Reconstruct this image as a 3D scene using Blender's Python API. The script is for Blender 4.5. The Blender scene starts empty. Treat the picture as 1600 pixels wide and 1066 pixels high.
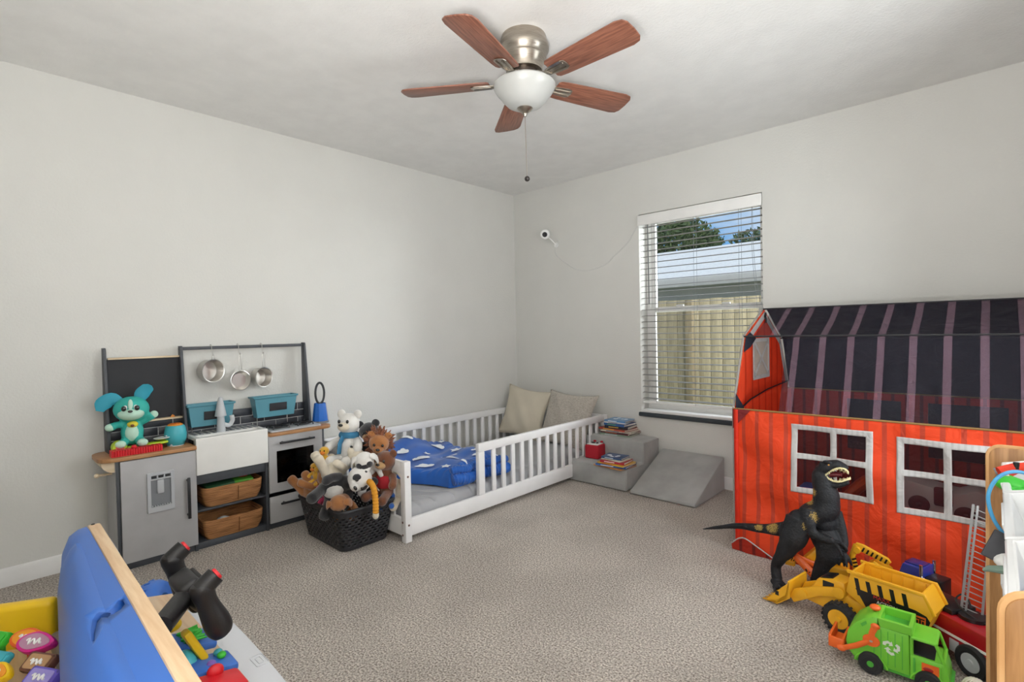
import bpy, bmesh, math, random
from mathutils import Vector, Matrix, Euler
random.seed(7)
PI = math.pi
SC = bpy.context.scene
COL = SC.collection

# ------------------------------------------------------------------ camera
FPX = 810.44
YAW, PIT, ROL = 0.749736, 0.017628, -0.019487
CAM = Vector((3.36903, -3.68021, 1.13698))
cF = Vector((-math.sin(YAW)*math.cos(PIT), math.cos(YAW)*math.cos(PIT), -math.sin(PIT)))
cR0 = Vector((math.cos(YAW), math.sin(YAW), 0))
cU0 = cR0.cross(cF)
cR = cR0*math.cos(ROL) + cU0*math.sin(ROL)
cU = -cR0*math.sin(ROL) + cU0*math.cos(ROL)
cd = bpy.data.cameras.new('camera')
cam = bpy.data.objects.new('camera', cd); COL.objects.link(cam)
cd.sensor_width = 36; cd.lens = FPX/1600*36; cd.clip_start = .02
cam.matrix_world = Matrix.Translation(CAM) @ Matrix((cR, cU, -cF)).transposed().to_4x4()
SC.camera = cam

# ------------------------------------------------------------------ view, sky and lights
SC.view_settings.view_transform = 'Standard'
SC.view_settings.look = 'None'
SC.view_settings.gamma = 1
SC.view_settings.use_curve_mapping = False
SC.view_settings.exposure = 0.22
w = bpy.data.worlds.new('sky'); SC.world = w; w.use_nodes = True
nt = w.node_tree; nt.nodes.clear()
wo = nt.nodes.new('ShaderNodeOutputWorld'); bg = nt.nodes.new('ShaderNodeBackground')
tc = nt.nodes.new('ShaderNodeTexCoord'); mp = nt.nodes.new('ShaderNodeMapping')
mp.inputs['Scale'].default_value = (1.0, 1.0, 3.0)
ns = nt.nodes.new('ShaderNodeTexNoise'); ns.inputs['Scale'].default_value = 3.2; ns.inputs['Detail'].default_value = 6
cr = nt.nodes.new('ShaderNodeValToRGB')
cr.color_ramp.elements[0].position = .42; cr.color_ramp.elements[0].color = (.20, .45, .82, 1)
cr.color_ramp.elements[1].position = .62; cr.color_ramp.elements[1].color = (.93, .95, .98, 1)
nt.links.new(tc.outputs['Generated'], mp.inputs['Vector']); nt.links.new(mp.outputs['Vector'], ns.inputs['Vector'])
nt.links.new(ns.outputs['Fac'], cr.inputs['Fac']); nt.links.new(cr.outputs['Color'], bg.inputs['Color'])
bg.inputs['Strength'].default_value = .85
nt.links.new(bg.outputs['Background'], wo.inputs['Surface'])

def area(name, loc, target, sx, sy, power, col=(1, 1, 1)):
    l = bpy.data.lights.new(name, 'AREA'); l.shape = 'RECTANGLE'; l.size = sx; l.size_y = sy
    l.energy = power; l.color = col
    o = bpy.data.objects.new(name, l); COL.objects.link(o); o.location = loc
    o.rotation_euler = (Vector(target)-Vector(loc)).to_track_quat('-Z', 'Y').to_euler()
    return o
# open sky above the garden, shining down through the window
area('window_daylight', (1.8, 1.5, 3.3), (1.85, 0, 1.2), 3.0, 1.6, 50, (.93, .97, 1))
# added fill lamp out of view right of the window, standing in for daylight
area('side_fill', (3.75, 1.6, 2.15), (1.6, -.6, 1.25), 3.2, 2.0, 430, (.95, .98, 1))
# added lamp below the window, unseen, standing in for light off the ground
area('ground_fill', (2.6, 1.3, -.25), (1.75, -.6, 1.9), 3.0, 1.8, 40, (1, .98, .94))
# daylight outside the second window, in the right wall
area('second_window_daylight', (4.02, -1.48, 1.25), (1.5, -1.6, 1.35), 1.1, 1.6, 32, (.97, .985, 1))
# added fill lamp in the hallway, shining in through the doorway behind the camera
area('hall_fill', (3.08, -4.6, 1.25), (2.2, -1.0, 1.35), .95, 2.0, 18, (1, .99, .97))
# added fill lamp behind the camera, aimed at the ceiling like a bounced flash
area('bounce_fill', (3.35, -3.82, .98), (3.1, -3.6, 2.44), .3, .3, 64, (1, .99, .98))
sun = bpy.data.lights.new('sun', 'SUN'); sun.energy = 1.5; sun.angle = .01; sun.color = (1, .95, .88)
so = bpy.data.objects.new('sun', sun); COL.objects.link(so)
so.rotation_euler = Vector((-.55, .75, -.95)).to_track_quat('-Z', 'Y').to_euler()

# ------------------------------------------------------------------ helpers
def at(px, py, n, d):
    """point where the sight line of a photo pixel meets the plane n.p = d"""
    r = cF + cR*((px-800)/FPX) + cU*((533-py)/FPX); n = Vector(n)
    return CAM + r*((d-n.dot(CAM))/n.dot(r))
def atx(px, py, x): return at(px, py, (1, 0, 0), x)
def aty(px, py, y): return at(px, py, (0, 1, 0), y)
def atz(px, py, z): return at(px, py, (0, 0, 1), z)

def lin(c):
    if isinstance(c, str):
        c = c.lstrip('#'); c = tuple(int(c[i:i+2], 16)/255 for i in (0, 2, 4))
        c = tuple(v/12.92 if v <= .04045 else ((v+.055)/1.055)**2.4 for v in c)
    return (c[0], c[1], c[2], 1)

MATS = {}
def mat(name, col, rough=.5, metal=0, var=None, vscale=8, bump=0, bscale=200, spec=.5, coat=0, trans=0, alpha=1, emis=None, sheen=0, stretch=(1, 1, 1), bdist=.002):
    if name in MATS: return MATS[name]
    m = bpy.data.materials.new(name); m.use_nodes = True; t = m.node_tree; b = t.nodes['Principled BSDF']
    b.inputs['Base Color'].default_value = lin(col); b.inputs['Roughness'].default_value = rough
    b.inputs['Metallic'].default_value = metal; b.inputs['Specular IOR Level'].default_value = spec
    b.inputs['Coat Weight'].default_value = coat; b.inputs['Transmission Weight'].default_value = trans
    b.inputs['Alpha'].default_value = alpha; b.inputs['Sheen Weight'].default_value = sheen
    m.diffuse_color = lin(col)
    tcn = t.nodes.new('ShaderNodeTexCoord'); mpn = t.nodes.new('ShaderNodeMapping'); mpn.inputs['Scale'].default_value = stretch
    t.links.new(tcn.outputs['Object'], mpn.inputs['Vector'])
    # every surface gets a little procedural variation
    n = t.nodes.new('ShaderNodeTexNoise'); n.inputs['Scale'].default_value = vscale; n.inputs['Detail'].default_value = 4
    t.links.new(mpn.outputs['Vector'], n.inputs['Vector'])
    r = t.nodes.new('ShaderNodeValToRGB'); r.color_ramp.elements[0].position = .35; r.color_ramp.elements[1].position = .65
    base = lin(col)
    if var is None: r.color_ramp.elements[0].color = tuple(v*.95 for v in base[:3])+(1,); r.color_ramp.elements[1].color = base
    else: r.color_ramp.elements[0].color = lin(var); r.color_ramp.elements[1].color = base
    t.links.new(n.outputs['Fac'], r.inputs['Fac']); t.links.new(r.outputs['Color'], b.inputs['Base Color'])
    if bump:
        n2 = t.nodes.new('ShaderNodeTexNoise'); n2.inputs['Scale'].default_value = bscale; n2.inputs['Detail'].default_value = 3
        t.links.new(mpn.outputs['Vector'], n2.inputs['Vector'])
        bp = t.nodes.new('ShaderNodeBump'); bp.inputs['Strength'].default_value = bump; bp.inputs['Distance'].default_value = bdist
        t.links.new(n2.outputs['Fac'], bp.inputs['Height']); t.links.new(bp.outputs['Normal'], b.inputs['Normal'])
    MATS[name] = m
    return m

def wood(name, c1, c2, scale=6, axis=(1, 12, 12), rough=.45, coat=0):
    if name in MATS: return MATS[name]
    m = mat(name, c1, rough, var=c2, vscale=scale, stretch=axis, coat=coat)
    return m

def xf(loc=(0, 0, 0), rot=(0, 0, 0), sc=(1, 1, 1)):
    return Matrix.LocRotScale(Vector(loc), Euler(rot), Vector(sc))

class MB:
    """collects shapes and links them as ONE mesh object"""
    def __init__(s, M=None): s.bm = bmesh.new(); s.M = M or Matrix()
    def raw(s, vs, fs, M=None, mi=0):
        T = s.M @ (M or Matrix())
        bv = [s.bm.verts.new(T @ Vector(v)) for v in vs]
        for f in fs:
            try:
                fc = s.bm.faces.new([bv[i] for i in f]); fc.material_index = mi; fc.smooth = True
            except ValueError: pass
        return s
    def take(s, bm2, M=None, mi=0):
        bm2.verts.ensure_lookup_table(); bm2.verts.index_update()
        s.raw([v.co.copy() for v in bm2.verts], [[v.index for v in f.verts] for f in bm2.faces], M, mi); bm2.free()
        return s
    def box(s, c, size, rot=(0, 0, 0), bev=0, mi=0, seg=2, taper=1):
        b = bmesh.new(); bmesh.ops.create_cube(b, size=1)
        for v in b.verts:
            k = taper if v.co.z > 0 else 1
            v.co = Vector((v.co.x*size[0]*k, v.co.y*size[1]*k, v.co.z*size[2]))
        if bev: bmesh.ops.bevel(b, geom=b.edges[:], offset=min(bev, min(size)*.49), segments=seg, affect='EDGES', profile=.5)
        return s.take(b, xf(c, rot), mi)
    def bx(s, x0, x1, y0, y1, z0, z1, bev=0, mi=0, seg=2):
        return s.box(((x0+x1)/2, (y0+y1)/2, (z0+z1)/2), (abs(x1-x0), abs(y1-y0), abs(z1-z0)), bev=bev, mi=mi, seg=seg)
    def tube(s, pts, r, seg=10, closed=False, mi=0, flat=1, up=None):
        pts = [Vector(p) for p in pts]; n = len(pts)
        rs = r if isinstance(r, (list, tuple)) else [r]*n
        vs = []; fs = []; ref = Vector(up) if up else None
        for i, p in enumerate(pts):
            if closed: t = pts[(i+1) % n]-pts[i-1]
            else: t = pts[min(i+1, n-1)]-pts[max(i-1, 0)]
            if t.length < 1e-9: t = Vector((0, 0, 1))
            t.normalize()
            if ref is None: ref = Vector((0, 0, 1)) if abs(t.z) < .9 else Vector((1, 0, 0))
            a = ref - t*ref.dot(t)
            if a.length < 1e-6: a = Vector((1, 0, 0)) - t*t.x
            a.normalize(); bb = t.cross(a)
            if not up: ref = a
            rr = rs[i]; ra, rb = rr if isinstance(rr, (list, tuple)) else (rr, rr*flat)
            for k in range(seg):
                an = 2*PI*k/seg; vs.append(p + a*(ra*math.cos(an)) + bb*(rb*math.sin(an)))
        m = n if closed else n-1
        for i in range(m):
            for k in range(seg):
                j = (i+1) % n
                fs.append((i*seg+k, i*seg+(k+1) % seg, j*seg+(k+1) % seg, j*seg+k))
        if not closed: fs.append(tuple(range(seg))[::-1]); fs.append(tuple((n-1)*seg+k for k in range(seg)))
        return s.raw(vs, fs, None, mi)
    def cyl(s, a, b, r, r2=None, seg=24, mi=0):
        return s.tube([a, b], [r, r if r2 is None else r2], seg, mi=mi)
    def lathe(s, prof, M=None, seg=32, mi=0):
        vs = []; fs = []
        for r, z in prof:
            for k in range(seg): vs.append((r*math.cos(2*PI*k/seg), r*math.sin(2*PI*k/seg), z))
        for i in range(len(prof)-1):
            for k in range(seg): fs.append((i*seg+k, i*seg+(k+1) % seg, (i+1)*seg+(k+1) % seg, (i+1)*seg+k))
        if prof[0][0] > 1e-5: fs.append(tuple(range(seg))[::-1])
        if prof[-1][0] > 1e-5: fs.append(tuple((len(prof)-1)*seg+k for k in range(seg)))
        return s.raw(vs, fs, M, mi)
    def ell(s, c, r, rot=(0, 0, 0), seg=16, mi=0):
        b = bmesh.new(); bmesh.ops.create_uvsphere(b, u_segments=seg, v_segments=max(6, seg*2//3), radius=1)
        if not isinstance(r, (list, tuple)): r = (r, r, r)
        return s.take(b, xf(c, rot, r), mi)
    def prism(s, poly, h, M=None, bev=0, mi=0):
        """polygon in local xy, extruded +z by h"""
        b = bmesh.new(); f = b.faces.new([b.verts.new((x, y, 0)) for x, y in poly])
        e = bmesh.ops.extrude_face_region(b, geom=[f])
        for v in e['geom']:
            if isinstance(v, bmesh.types.BMVert): v.co.z += h
        bmesh.ops.recalc_face_normals(b, faces=b.faces[:])
        if bev: bmesh.ops.bevel(b, geom=b.edges[:], offset=bev, segments=2, affect='EDGES', profile=.5)
        return s.take(b, M, mi)
    def frame(s, outer, holes, h, M=None, mi=0):
        """outer rectangle (x0,y0,x1,y1) with rectangular holes, extruded by h; all in local xy"""
        xs = sorted({outer[0], outer[2]} | {v for q in holes for v in (q[0], q[2])})
        ys = sorted({outer[1], outer[3]} | {v for q in holes for v in (q[1], q[3])})
        b = bmesh.new(); g = {}
        def vv(x, y, z):
            k = (round(x, 5), round(y, 5), z)
            if k not in g: g[k] = b.verts.new((x, y, z))
            return g[k]
        def solid(i, j):
            if i < 0 or j < 0 or i >= len(xs)-1 or j >= len(ys)-1: return False
            cx = (xs[i]+xs[i+1])/2; cy = (ys[j]+ys[j+1])/2
            return not any(q[0] < cx < q[2] and q[1] < cy < q[3] for q in holes)
        for i in range(len(xs)-1):
            for j in range(len(ys)-1):
                if not solid(i, j): continue
                x0, x1, y0, y1 = xs[i], xs[i+1], ys[j], ys[j+1]
                b.faces.new([vv(x0, y0, h), vv(x1, y0, h), vv(x1, y1, h), vv(x0, y1, h)])
                b.faces.new([vv(x0, y1, 0), vv(x1, y1, 0), vv(x1, y0, 0), vv(x0, y0, 0)])
                if not solid(i-1, j): b.faces.new([vv(x0, y0, 0), vv(x0, y0, h), vv(x0, y1, h), vv(x0, y1, 0)])
                if not solid(i+1, j): b.faces.new([vv(x1, y1, 0), vv(x1, y1, h), vv(x1, y0, h), vv(x1, y0, 0)])
                if not solid(i, j-1): b.faces.new([vv(x1, y0, 0), vv(x1, y0, h), vv(x0, y0, h), vv(x0, y0, 0)])
                if not solid(i, j+1): b.faces.new([vv(x0, y1, 0), vv(x0, y1, h), vv(x1, y1, h), vv(x1, y1, 0)])
        return s.take(b, M, mi)
    def build(s, name, mats, parent=None, sharp=35, bevel=0, vox=0, smooth=0, sub=0):
        me = bpy.data.meshes.new(name); bmesh.ops.recalc_face_normals(s.bm, faces=s.bm.faces[:])
        s.bm.to_mesh(me); s.bm.free()
        if not isinstance(mats, (list, tuple)): mats = [mats]
        for m in mats: me.materials.append(m)
        if sharp and not vox: me.set_sharp_from_angle(angle=math.radians(sharp))
        o = bpy.data.objects.new(name, me); COL.objects.link(o)
        if parent: o.parent = parent
        if vox:
            md = o.modifiers.new('skin', 'REMESH'); md.mode = 'VOXEL'; md.voxel_size = vox; md.use_smooth_shade = True
            if smooth:
                sm = o.modifiers.new('soften', 'SMOOTH'); sm.factor = .5; sm.iterations = smooth
        if bevel:
            bv = o.modifiers.new('edge', 'BEVEL'); bv.width = bevel; bv.segments = 2; bv.limit_method = 'ANGLE'; bv.angle_limit = math.radians(40)
        if sub:
            sb = o.modifiers.new('sub', 'SUBSURF'); sb.levels = sub; sb.render_levels = sub
        return o

def tag(o, label=None, cat=None, group=None, kind=None):
    if label: o['label'] = label
    if cat: o['category'] = cat
    if group: o['group'] = group
    if kind: o['kind'] = kind
    return o
def thing(name, label, cat, loc=(0, 0, 0), rz=0, group=None, rot=None, kind=None):
    o = bpy.data.objects.new(name, None); COL.objects.link(o); o.location = loc
    o.rotation_euler = rot if rot else (0, 0, rz); o.empty_display_size = .05
    return tag(o, label, cat, group, kind)
def struct(o): o['kind'] = 'structure'; return o
def mixline(a, b, t): return Vector(a)*(1-t)+Vector(b)*t
def smoothpath(pts, n=6, closed=False):
    """Catmull-Rom through the points"""
    P = [Vector(p) for p in pts]; out = []; m = len(P)
    rng = range(m) if closed else range(m-1)
    for i in rng:
        if closed: p0, p1, p2, p3 = P[i-1], P[i], P[(i+1) % m], P[(i+2) % m]
        else: p0, p1, p2, p3 = P[max(i-1, 0)], P[i], P[i+1], P[min(i+2, m-1)]
        for k in range(n):
            t = k/n
            out.append(.5*((2*p1)+(-p0+p2)*t+(2*p0-5*p1+4*p2-p3)*t*t+(-p0+3*p1-3*p2+p3)*t**3))
    if not closed: out.append(P[-1])
    return out
def loft(mb, keys, n=5, seg=14, mi=0, up=(1, 0, 0)):
    """smooth tapered limb: keys = (point, radius) or (point, (ra, rb))"""
    ks = [Vector(tuple(p)+(0,)*0) for p, r in keys]
    path = smoothpath(ks, n)
    R = [r if isinstance(r, (tuple, list)) else (r, r) for p, r in keys]; rs = []
    for i in range(len(keys)-1):
        for k in range(n):
            t = k/n; t = t*t*(3-2*t)
            rs.append((R[i][0]*(1-t)+R[i+1][0]*t, R[i][1]*(1-t)+R[i+1][1]*t))
    rs.append(R[-1])
    return mb.tube(path, rs, seg, mi=mi, up=up)
def text(name, s, size, M, m, parent, depth=.001, align='CENTER', shear=0):
    cu = bpy.data.curves.new(name, 'FONT'); cu.body = s; cu.size = size; cu.extrude = depth; cu.align_x = align; cu.align_y = 'CENTER'; cu.shear = shear
    tmp = bpy.data.objects.new('tmp', cu); COL.objects.link(tmp)
    dg = bpy.context.evaluated_depsgraph_get(); dg.update()
    me = bpy.data.meshes.new_from_object(tmp.evaluated_get(dg)); bpy.data.objects.remove(tmp)
    me.transform(M); me.materials.clear(); me.materials.append(m)
    o = bpy.data.objects.new(name, me); COL.objects.link(o); o.parent = parent
    return o
# ------------------------------------------------------------------ the room
RX, RY, H = 3.82, -3.95, 2.44
m_wall = mat('wall_paint', '#d5d4cf', .75, var='#d2d1cc', vscale=3, bump=.35, bscale=90, bdist=.004)
m_ceil = mat('ceiling_paint', '#e9e8e5', .8, bump=.4, bscale=75, bdist=.005)
m_white = mat('white_trim', '#e6e5e3', .45)
m_ext = mat('stucco', '#d8d4cc', .9, bump=.3, bscale=60)
def carpet():
    m = mat('carpet', '#f7eee4', .97, var='#94887e', vscale=145, bump=1.0, bscale=230, bdist=.012, spec=.1)
    t = m.node_tree; b = t.nodes['Principled BSDF']; lk = [l for l in t.links if l.to_socket == b.inputs['Base Color']][0]
    src = lk.from_socket
    n = t.nodes.new('ShaderNodeTexNoise'); n.inputs['Scale'].default_value = 2.2; n.inputs['Detail'].default_value = 3
    tcn = [x for x in t.nodes if x.type == 'TEX_COORD'][0]; t.links.new(tcn.outputs['Object'], n.inputs['Vector'])
    rr = t.nodes.new('ShaderNodeValToRGB'); rr.color_ramp.elements[0].position = .4; rr.color_ramp.elements[1].position = .62
    rr.color_ramp.elements[0].color = (.9, .9, .9, 1); rr.color_ramp.elements[1].color = (1.04, 1.04, 1.04, 1)
    mx = t.nodes.new('ShaderNodeMix'); mx.data_type = 'RGBA'; mx.blend_type = 'MULTIPLY'; mx.inputs[0].default_value = 1
    t.links.new(n.outputs['Fac'], rr.inputs['Fac']); t.links.new(src, mx.inputs[6]); t.links.new(rr.outputs['Color'], mx.inputs[7])
    t.links.new(mx.outputs[2], b.inputs['Base Color'])
    return m
m_carpet = carpet()
struct(MB().bx(-.12, RX+.12, RY-1.4, .2, -.12, 0).build('floor', m_carpet))
struct(MB().bx(-.12, RX+.12, RY-1.4, .2, H, H+.1).build('ceiling', m_ceil))
struct(MB().bx(-.12, 0, RY-.12, .2, 0, H).build('wall_left', m_wall))
WX0, WX1, WZ0, WZ1 = 1.325, 2.238, .485, 2.035
Mx = Matrix(((1, 0, 0, 0), (0, 0, 1, 0), (0, 1, 0, 0), (0, 0, 0, 1)))      # local xy -> world xz, extrude +y
struct(MB().frame((0, 0, RX+.12, H), [(WX0, WZ0, WX1, WZ1)], .2, Mx).build('wall_back', [m_wall], sharp=30))
W2Y0, W2Y1 = -2.02, -.95
Mw2 = Matrix(((0, 0, 1, RX), (1, 0, 0, 0), (0, 1, 0, 0), (0, 0, 0, 1)))
struct(MB().frame((RY-1.4, 0, 0, H), [(W2Y0, WZ0, W2Y1, WZ1)], .12, Mw2).build('wall_right', m_wall, sharp=30))
Mr = Mx.copy(); Mr[1][3] = RY-.12
DX0, DX1, DZ = 2.66, 3.50, 2.05
struct(MB().frame((-.12, 0, RX, H), [(DX0, -.001, DX1, DZ)], .12, Mr).build('wall_rear', m_wall, sharp=30))
# doorway casing and the hall beyond it
struct(MB().frame((DX0-.06, 0, DX1+.06, DZ+.06), [(DX0, -.001, DX1, DZ)], .015, Matrix(((1,0,0,0),(0,0,1,RY),(0,1,0,0),(0,0,0,1)))).build('trim_1', m_white, sharp=30))
struct(MB().bx(2.0, 2.1, RY-1.4, RY-.12, 0, H).build('wall_hall', m_wall))
struct(MB().bx(2.0, RX+.12, RY-1.5, RY-1.4, 0, H).build('wall_hall_end', m_wall))
def baseboard(name, a, b, n):
    a = Vector(a); b = Vector(b); d = (b-a); L = d.length; ang = math.atan2(d.y, d.x)
    prof = [(0, 0), (.014, 0), (.014, .065), (.008, .08), (0, .085)]
    vs = []
    for t in (0, L):
        for (q, z) in prof: vs.append((t, q, z))
    k = len(prof); fs = [tuple((i, (i+1) % k, k+(i+1) % k, k+i)) for i in range(k)] + [tuple(range(k)), tuple(range(k, 2*k))]
    mb = MB(); mb.raw(vs, fs, Matrix.Translation(a) @ Matrix.Rotation(ang, 4, 'Z') @ xf(sc=(1, n, 1)))
    return struct(mb.build(name, m_white, sharp=30))
baseboard('baseboard_left', (0, RY, 0), (0, 0, 0), -1)
baseboard('baseboard_back', (0, 0, 0), (RX, 0, 0), -1)
baseboard('baseboard_right', (RX, 0, 0), (RX, RY, 0), -1)
baseboard('baseboard_rear', (DX0-.06, RY, 0), (0, RY, 0), -1)

# window: vinyl single-hung frame with two sashes, set back in the wall
m_vinyl = mat('white_vinyl', '#ecebe8', .35)
m_glass = mat('window_glass', '#ffffff', .0, trans=1, spec=.3)
def clear_glass():
    m = bpy.data.materials.new('clear_pane'); m.use_nodes = True; t = m.node_tree; t.nodes.clear()
    o = t.nodes.new('ShaderNodeOutputMaterial'); tr = t.nodes.new('ShaderNodeBsdfTransparent'); gl = t.nodes.new('ShaderNodeBsdfGlossy')
    gl.inputs['Roughness'].default_value = .02; mx = t.nodes.new('ShaderNodeMixShader'); fr = t.nodes.new('ShaderNodeFresnel'); fr.inputs['IOR'].default_value = 1.25
    tr.inputs['Color'].default_value = (.97, .985, .98, 1)
    t.links.new(fr.outputs[0], mx.inputs[0]); t.links.new(tr.outputs[0], mx.inputs[1]); t.links.new(gl.outputs[0], mx.inputs[2]); t.links.new(mx.outputs[0], o.inputs[0])
    return m
m_pane = clear_glass()
win = thing('window_1', None, None, (0, 0, 0)); win['kind'] = 'structure'
def wfr(x0, x1, z0, z1, t, y0, y1, name, mm):
    M = Matrix(((1, 0, 0, 0), (0, 0, 1, y0), (0, 1, 0, 0), (0, 0, 0, 1)))
    return MB().frame((x0, z0, x1, z1), [(x0+t, z0+t, x1-t, z1-t)], y1-y0, M).build(name, mm, win, sharp=30, bevel=.003)
wfr(WX0, WX1, WZ0, WZ1, .03, .115, .195, 'window_frame', m_vinyl)
wfr(WX0+.03, WX1-.03, 1.27, WZ1-.03, .03, .150, .180, 'upper_sash', m_vinyl)
wfr(WX0+.03, WX1-.03, WZ0+.03, 1.31, .038, .118, .148, 'lower_sash', m_vinyl)
MB().bx(WX0+.06, WX1-.06, .163, .167, 1.30, WZ1-.06).build('upper_pane', m_pane, win)
MB().bx(WX0+.068, WX1-.068, .131, .135, WZ0+.068, 1.272).build('lower_pane', m_pane, win)
for x in (1.6, 1.95): MB().bx(x-.03, x+.03, .112, .13, 1.305, 1.322, bev=.004).build('sash_lock', m_vinyl, win)
win2 = thing('window_2', None, None, (0, 0, 0)); win2['kind'] = 'structure'
Mw3 = Mw2.copy(); Mw3[0][3] = RX+.07
MB().frame((W2Y0, WZ0, W2Y1, WZ1), [(W2Y0+.03, WZ0+.03, W2Y1-.03, 1.25), (W2Y0+.03, 1.29, W2Y1-.03, WZ1-.03)], .04, Mw3).build('window_frame', m_vinyl, win2, sharp=30, bevel=.003)
MB().bx(RX+.085, RX+.089, W2Y0+.03, W2Y1-.03, WZ0+.03, WZ1-.03).build('pane', m_pane, win2)
MB().bx(RX-.012, RX+.07, W2Y0, W2Y1, WZ0, WZ0+.02, bev=.004).build('sill', m_white, win2)
# sill board
struct(MB().bx(WX0+.002, WX1-.002, -.012, .12, WZ0, WZ0+.022, bev=.004).build('trim_2', m_white))
m_foam_dk = mat('dark_foam', '#3c4247', .9, bump=.4, bscale=300)
tag(MB().box(((WX0+WX1)/2, -.022, .472), (WX1-WX0+.02, .022, .034), bev=.01).build('foam_edge_guard', m_foam_dk), 'dark grey foam bumper strip along the front edge of the window sill', 'edge guard')

# horizontal blind hanging inside the recess
m_slat = mat('blind_slat_shaded', '#807e7a', .5)  # white slats; the shade of their backlit side is put into this grey
m_cord = mat('blind_cord', '#8d9093', .7)
bl = thing('window_blind', 'white horizontal slat blind hanging open in the window recess', 'blind', ((WX0+WX1)/2, .035, 1.95))
BW = WX1-WX0-.016
MB().box((0, .01, .045), (BW, .05, .05), bev=.004).build('headrail', m_vinyl, bl)
MB().box((0, -.052, .035), (BW+.02, .008, .08), bev=.003).build('valance', m_vinyl, bl, bevel=0)
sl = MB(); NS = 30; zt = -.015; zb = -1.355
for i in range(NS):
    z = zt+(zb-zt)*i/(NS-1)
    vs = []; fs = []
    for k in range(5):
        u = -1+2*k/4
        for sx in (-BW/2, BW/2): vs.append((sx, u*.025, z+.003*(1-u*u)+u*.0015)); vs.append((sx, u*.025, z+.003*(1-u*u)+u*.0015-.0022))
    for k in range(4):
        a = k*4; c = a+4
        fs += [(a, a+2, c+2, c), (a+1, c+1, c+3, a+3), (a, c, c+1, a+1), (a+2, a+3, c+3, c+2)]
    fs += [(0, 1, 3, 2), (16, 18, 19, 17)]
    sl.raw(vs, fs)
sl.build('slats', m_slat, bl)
MB().box((0, 0, -1.385), (BW, .05, .02), bev=.005).build('bottom_rail', m_vinyl, bl)
for x in (-.33, -.02, .30):
    mb = MB()
    for yy in (-.026, .026): mb.tube([(x, yy, .02), (x, yy, -1.385)], .0011, 5)
    mb.build('ladder_cord', m_cord, bl)
MB().cyl((-BW/2+.075, -.05, .0), (-BW/2+.08, -.05, -.62), .0042, seg=8).build('tilt_wand', mat('wand_grey', '#5d5f60', .4), bl)
mb = MB()
mb.tube(smoothpath([(BW/2-.05, -.045, .0), (BW/2-.045, -.045, -.3), (BW/2-.01, -.06, -.6), (BW/2+.05, -.07, -.78), (BW/2+.07, -.07, -1.0)]), .0013, 5)
mb.tube(smoothpath([(BW/2-.055, -.045, .0), (BW/2-.055, -.045, -.3), (BW/2-.02, -.06, -.7), (BW/2+.02, -.07, -1.0)]), .0013, 5)
mb.build('pull_cord', m_cord, bl)

# ------------------------------------------------------------------ outside
m_grass = mat('lawn', '#6f7a4a', .95, var='#59663a', vscale=30)
tag(MB().bx(-8, 12, .2, 30, -.4, -.3).build('lawn', m_grass), kind='structure')
m_fence = mat('fence_boards', '#857a62', .85, var='#6e644e', vscale=5, stretch=(14, 1, .7), bump=.3, bscale=20)
FY = 2.6
fz = aty(1045, 470, FY).z
fn = thing('wooden_fence', 'tan wooden privacy fence of vertical boards outside the window', 'fence', (1.2, FY, -.3))
mb = MB(); x = -4.2
while x < 4.2:
    mb.bx(x, x+.138, 0, .018, 0, fz+.3+random.uniform(-.004, .004), bev=.002); x += .142
mb.build('boards', m_fence, fn)
m_fpost = mat('fence_post', '#6b5f47', .85, var='#574c38', vscale=6, stretch=(8, 8, 1))
px_ = aty(1078, 560, FY-.06)
for k in (-2, -1, 0, 1): MB().bx(px_.x-1.2-.045+k*1.25, px_.x-1.2+.045+k*1.25, -.09, -.002, 0, fz+.29, bev=.003).build('post', m_fpost, fn)
for z in (.25, 1.25): MB().bx(-4.2, 4.2, .02, .058, z, z+.08, bev=.003).build('rail', m_fpost, fn)
# neighbour's house
BYY = 7.0
m_roof = mat('light_roof', '#e9e6e1', .85, var='#dcd9d5', vscale=20)
m_soff = mat('grey_stucco', '#c4bfb8', .9)
hs = thing('house', 'neighbouring house with pale roof and grey wall beyond the fence', 'house', (-2, BYY, -.3))
ev = aty(1060, 440, BYY).z+.3; rt = aty(1060, 392, BYY+2.2).z+.3
MB().bx(-6, 8, 0, 4.5, 0, ev-.1).build('wall', m_soff, hs)
MB().raw([(-6.4, -.5, ev), (8.4, -.5, ev), (8.4, 2.2, rt), (-6.4, 2.2, rt), (-6.4, 5, ev), (8.4, 5, ev),
          (-6.4, -.5, ev-.04), (8.4, -.5, ev-.04), (8.4, 5, ev-.04), (-6.4, 5, ev-.04)],
         [(0, 1, 2, 3), (3, 2, 5, 4), (6, 9, 8, 7), (0, 6, 7, 1), (4, 5, 8, 9), (0, 3, 4, 9, 6), (1, 7, 8, 5, 2)]).build('roof', m_roof, hs, sharp=20)
MB().bx(-6.4, 8.4, -.56, -.48, ev-.17, ev+.01, bev=.01).build('gutter', m_soff, hs)
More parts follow.
